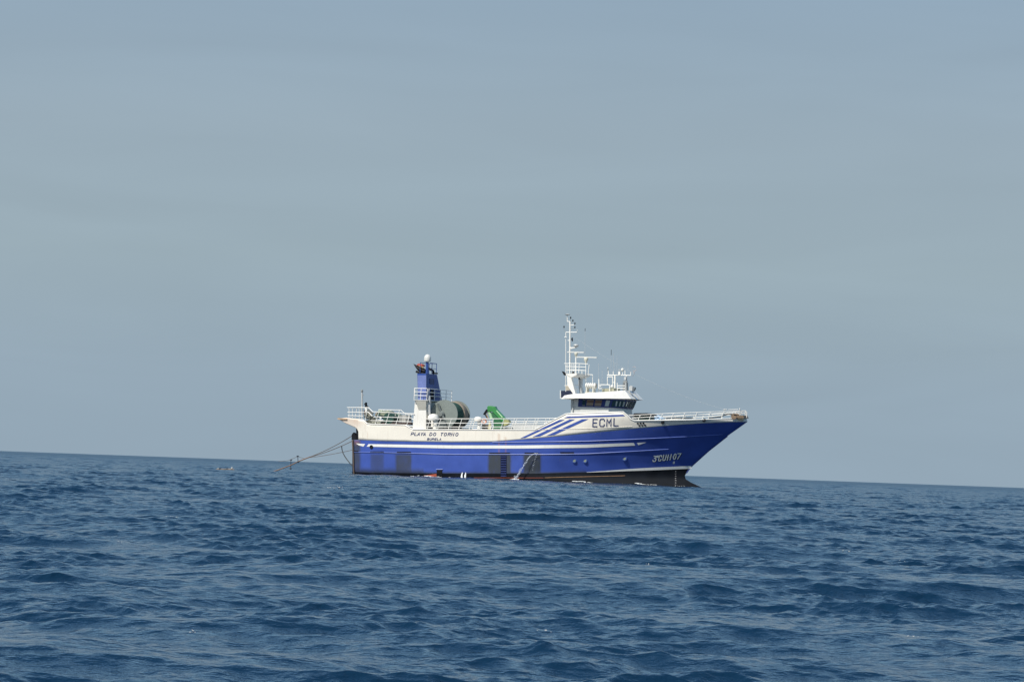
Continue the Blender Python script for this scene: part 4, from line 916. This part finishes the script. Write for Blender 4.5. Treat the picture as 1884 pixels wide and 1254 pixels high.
# net pile by the stern
def heap(poly_, yy, dy, n, r, mts, name, lab, cat):
    obs = None; mb = MB(); xs_ = [p[0] for p in poly_]; x0, x1 = min(xs_), max(xs_)
    for k in range(n):
        x = random.uniform(x0, x1); yt = interp(x, poly_); y = random.uniform(yt, 779.6)
        q = P(x, y, yy + random.uniform(-dy, dy)); mb.ell(q, r * random.uniform(.7, 1.5), r * random.uniform(.7, 1.3), r * random.uniform(.5, .9), 8, jit=.35, mi=random.randrange(len(mts)))
    o = mb.build(name, mts, None, smooth=False); place(o, lab, cat); return o
heap([(672, 762), (677, 760), (683, 764), (690, 772), (698, 776)], -2.9, .3, 55, .17, [mat('net_grey', (.33, .33, .27), .9, var=.4, vscale=8), mat('net_dull', (.2, .2, .16), .9, var=.3)], 'net_pile', 'heap of grey-green fishing net on the stern gallery beside the pale mast', 'fishing net')
random.seed(3); mb = MB()
for k in range(34):
    x = random.uniform(692, 737); yt = interp(x, [(692, 763), (700, 757), (708, 754.6), (716, 755.5), (726, 760), (737, 764)])
    mb.ell(P(x, random.uniform(yt, 768), random.uniform(-1.2, -.4)), .2 * random.uniform(.7, 1.5), .2, .13 * random.uniform(.6, 1.4), 8, jit=.4, mi=random.randrange(3))
place(mb.build('net_bundle', [mat('net_pale_green', (.30, .36, .27), .9, var=.4, vscale=8), NETG, NETB], None), 'loose pale green and brown net lying over the stern winch', 'fishing net')
heap([(1203, 766), (1207, 763.8), (1212, 764.4), (1216, 768), (1217, 771)], -1.5, .2, 18, .13, [TARP, mat('tarp_pale', (.4, .56, .74), .6)], 'blue_bundle', 'light blue tarpaulin bundle lying on the foredeck behind the rail', 'tarpaulin')

# ------------------------------------------------------------------ trawl gear streaming astern
def rope(name, pts, r, mt, lab, cat, group=None, y=0.0, n=6):
    mb = MB(); mb.tube([q if isinstance(q, Vector) else P(q[0], q[1], y) for q in pts], r, n); o = mb.build(name, mt, None, smooth=True); return place(o, lab, cat, group)
J = P(570.6, 840.0, -1.0)
def sg(a, b, s): return sagline(a, b, s, 12)
def wrap_end(pts, k=3): return pts
WIRE = mat('tow_wire', (.13, .095, .075), .7, var=.3)
rope('tow_wire', sg(P(647, 801.8, -3.3), J, .12), .028, WIRE, 'uppermost wire running down from the stern to the trawl rope', 'wire', 'wires running astern')
rope('tow_wire', sg(P(647, 811.4, -3.3), P(570.2, 840.4, -1.0), .10), .028, WIRE, 'middle wire from the stern to the trawl rope', 'wire', 'wires running astern')
rope('tow_wire', sg(P(648, 827.4, -3.3), P(570.4, 841.2, -1.0), .05), .022, WIRE, 'lowest and thinnest wire from the stern to the trawl rope', 'wire', 'wires running astern')
tr = rope('trawl_rope', [J, P(560, 844, -1), P(548.6, 848.6, -1), P(535, 855.4, -1), P(521, 860.6, -1), P(508, 865.4, -1), P(497, 868.4, -1), P(489, 871.5, -1)], .05, RUST, 'thick rust-brown trawl rope slanting into the water behind the stern', 'rope')
for a_, b_, lab in (((547.8, 838.6), (548.4, 849.4), 'upright dark stick on the trawl rope, nearer the ship'), ((535.4, 845.6), (534.6, 861.5), 'upright dark stick on the trawl rope, farther from the ship')):
    mb = MB(); mb.tube([P(*a_, -1.0), P(*b_, -1.0)], .03, 6); mb.ell(P(*a_, -1.0), .13, .1, .05, 8); mb.ell(P(*b_, -1.0), .12, .1, .07, 8)
    place(mb.build('net_spreader', mat('spreader_dark', (.03, .035, .05), .7), None), lab, 'net spreader', 'sticks on the trawl rope')
rope('net_line', [P(512, 848.6, -1), P(530, 846.8, -1), P(547.8, 839.2, -1), P(561, 843.6, -1)], .018, WIRE, 'thin dark line strung over the two sticks of the trawl rope', 'line')
rope('black_hose', [P(628.4, 819.8, -3.2), P(629.2, 826, -3.2), P(630.6, 832, -3.3), P(634, 838.6, -3.4), P(638.8, 845.4, -3.5), P(644.4, 852.4, -3.6), P(649.6, 857.4, -3.7)], .042, mat('hose_black', (.02, .025, .03), .6), 'black hose hanging in a curve off the stern', 'hose')
def onsea(px, py, lift=0.0):
    """ship-frame point where the sight line meets the waves, near the ship's distance"""
    d = ray(px, py); t_ = 180.0
    while t_ < 420 and H + d.z * t_ > seaz(d.x * t_, d.y * t_): t_ += .1
    return ship.matrix_basis.inverted() @ Vector((d.x * t_, d.y * t_, H + d.z * t_ + lift))
fp = [onsea(x, y, .03) for x, y in ((376, 867.6), (380, 866.8), (384, 866.0), (388, 865.2), (392, 864.2), (397, 863.2), (402, 862.6), (407, 862.4), (412, 862.6), (417, 862.5), (422, 862.6), (427, 863.0), (431, 863.6))]
dm = sorted((q - P(400, 862, 0)).length for q in fp)[6]; ctr = sorted(fp, key=lambda q: q.y)[len(fp) // 2]
fp = [P(x, y, ctr.y) for x, y in ((376, 867.6), (380, 866.8), (384, 866.0), (388, 865.2), (392, 864.2), (397, 863.2), (402, 862.6), (407, 862.4), (412, 862.6), (417, 862.5), (422, 862.6), (427, 863.0), (431, 863.6))]
rope('floating_net_line', fp, .05, mat('net_line_tan', (.26, .19, .14), .9, var=.4, vscale=4), 'rust-tan net line floating on the water far behind the ship', 'line')
for x, y, r_, mt, lab in ((426.8, 860.6, .085, LGREY, 'white float at the right end of the floating net line'), (401.4, 860.9, .06, mat('dull_float', (.3, .34, .34), .6), 'small pale float near the middle of the floating net line'), (418, 862.0, .07, DARK, 'dark float on the floating net line left of the white one'), (405, 861.8, .07, DARK, 'dark float touching the small pale float on the net line')):
    place(MB().ell(P(x, y, ctr.y), r_, r_, r_, 12).build('net_float', mt, None, smooth=True), lab, 'float', 'floats on the net line')

# ------------------------------------------------------------------ water thrown and pumped over the side
FOAM = mat('foam_white', (.78, .80, .80), .7, var=.08)
SPRAY = mat('spray_white', (.70, .75, .82), .5, var=.1, alpha=.6)
def jet(pts, r0, r1, name, lab, n=46, jit=.05, mt=None):
    mb = MB(); L_ = [onhull(x, y, .25 + .35 * k / (len(pts) - 1)) for k, (x, y) in enumerate(pts)]
    for k in range(n):
        f = (k + random.random()) / n * (len(L_) - 1); i = min(int(f), len(L_) - 2); q = L_[i].lerp(L_[i + 1], f - i); u = f / (len(L_) - 1)
        j = jit * (.3 + 1.5 * u); q = q + Vector((random.uniform(-j, j), random.uniform(-j, j), random.uniform(-j, j)))
        d = (L_[i + 1] - L_[i]).normalized(); r = (r0 + (r1 - r0) * u) * random.uniform(.6, 1.3)
        mb.tube([q - d * r * 2.4, q, q + d * r * 2.4], r * .8, 6)
    return place(mb.build(name, mt or SPRAY, None, smooth=True), lab, 'water jet')
jet([(989.4, 833.4), (984, 833.8), (979.3, 835.8), (974.5, 840), (970.7, 845), (966.8, 850.8), (963.5, 856), (959, 864), (955, 870.7), (950.4, 876), (947, 880)], .013, .03, 'water_jet', 'pumped water arching from the side into the sea in front of the dark patch', 120, .06)
jet([(988, 834), (986.6, 838), (985, 843.5), (983.2, 850), (981.5, 856.4), (979.4, 866)], .009, .014, 'water_jet', 'thin broken dribble of water just right of the big arching jet', 26, .05)
for x, lab in ((849.6, 'left of the two short white spouts at the waterline'), (856.0, 'right of the two short white spouts at the waterline')):
    jet([(x + .8, 870), (x, 875), (x - .3, 881.5)], .03, .07, 'water_spout', lab, 34, .03, FOAM)['category'] = 'water spout'
# foam where hull and sea meet, and flecks on the open water (one mass)
mb = MB(); 
def fleck(q, r, fl=.35): mb.ell(q, r * random.uniform(.8, 2.4), r * random.uniform(.8, 1.6), r * fl, 7, jit=.5)
def hullfoam(x0, x1, n, r, yy=None, up_=.0):
    for k in range(n):
        x = random.uniform(x0, x1); q = onhull(x, interp(x, [(640, 873.5), (1290, 896)]) - 0, .15); wq = ship.matrix_basis @ q
        z = seaz(wq.x, wq.y) - ship.location.z; fleck(Vector((q.x, q.y - random.uniform(0, .5), z + random.uniform(0, .06) + up_)), r * random.uniform(.5, 1.2))
hullfoam(690, 780, 26, .05); hullfoam(783, 812, 40, .075, up_=.05); hullfoam(828, 849, 46, .075, up_=.06); hullfoam(845, 862, 26, .10, up_=.05); hullfoam(865, 935, 22, .05); hullfoam(940, 952, 40, .10, up_=.08); hullfoam(952, 975, 24, .05, up_=.03)
hullfoam(1059, 1076, 40, .085, up_=.12); hullfoam(1078, 1092, 16, .05, up_=.08); hullfoam(1092, 1135, 14, .04, up_=.04); hullfoam(1148, 1156, 14, .08, up_=.08); hullfoam(1172, 1180, 18, .09, up_=.16); hullfoam(1180, 1210, 40, .035, up_=.12); hullfoam(1243, 1262, 8, .04, up_=.1)
random.seed(5)
for (px, py, n, r) in ((612, 896, 22, .09), (626, 898, 16, .07), (318, 950, 10, .03), (223, 996, 8, .02), (551, 1016, 8, .02), (348, 1162, 8, .018), (1191, 1038, 8, .02), (1000, 1160, 8, .016), (1565, 1013, 12, .035), (1655, 1029, 9, .025), (1702, 930, 10, .04), (1680, 1170, 8, .014), (1158, 920, 8, .045)):
    d = ray(px, py); t_ = 8.0                       # first crest the sight line meets
    while t_ < 900 and H + d.z * t_ > seaz(d.x * t_, d.y * t_) + .0: t_ += .04 if t_ < 120 else .2
    for k in range(max(3, n // 2)):
        x = d.x * t_ + random.gauss(0, r * 1.8); y = d.y * t_ + random.gauss(0, r * 2); q = Vector((x, y, seaz(x, y) + r * .02))
        fleck(ship.matrix_basis.inverted() @ q, r * random.uniform(.1, .3), .3)
fo = mb.build('foam', FOAM, None, smooth=True, fix=False); tag(fo, 'white foam along the waterline and flecks on the wave crests', 'foam', kind='stuff')
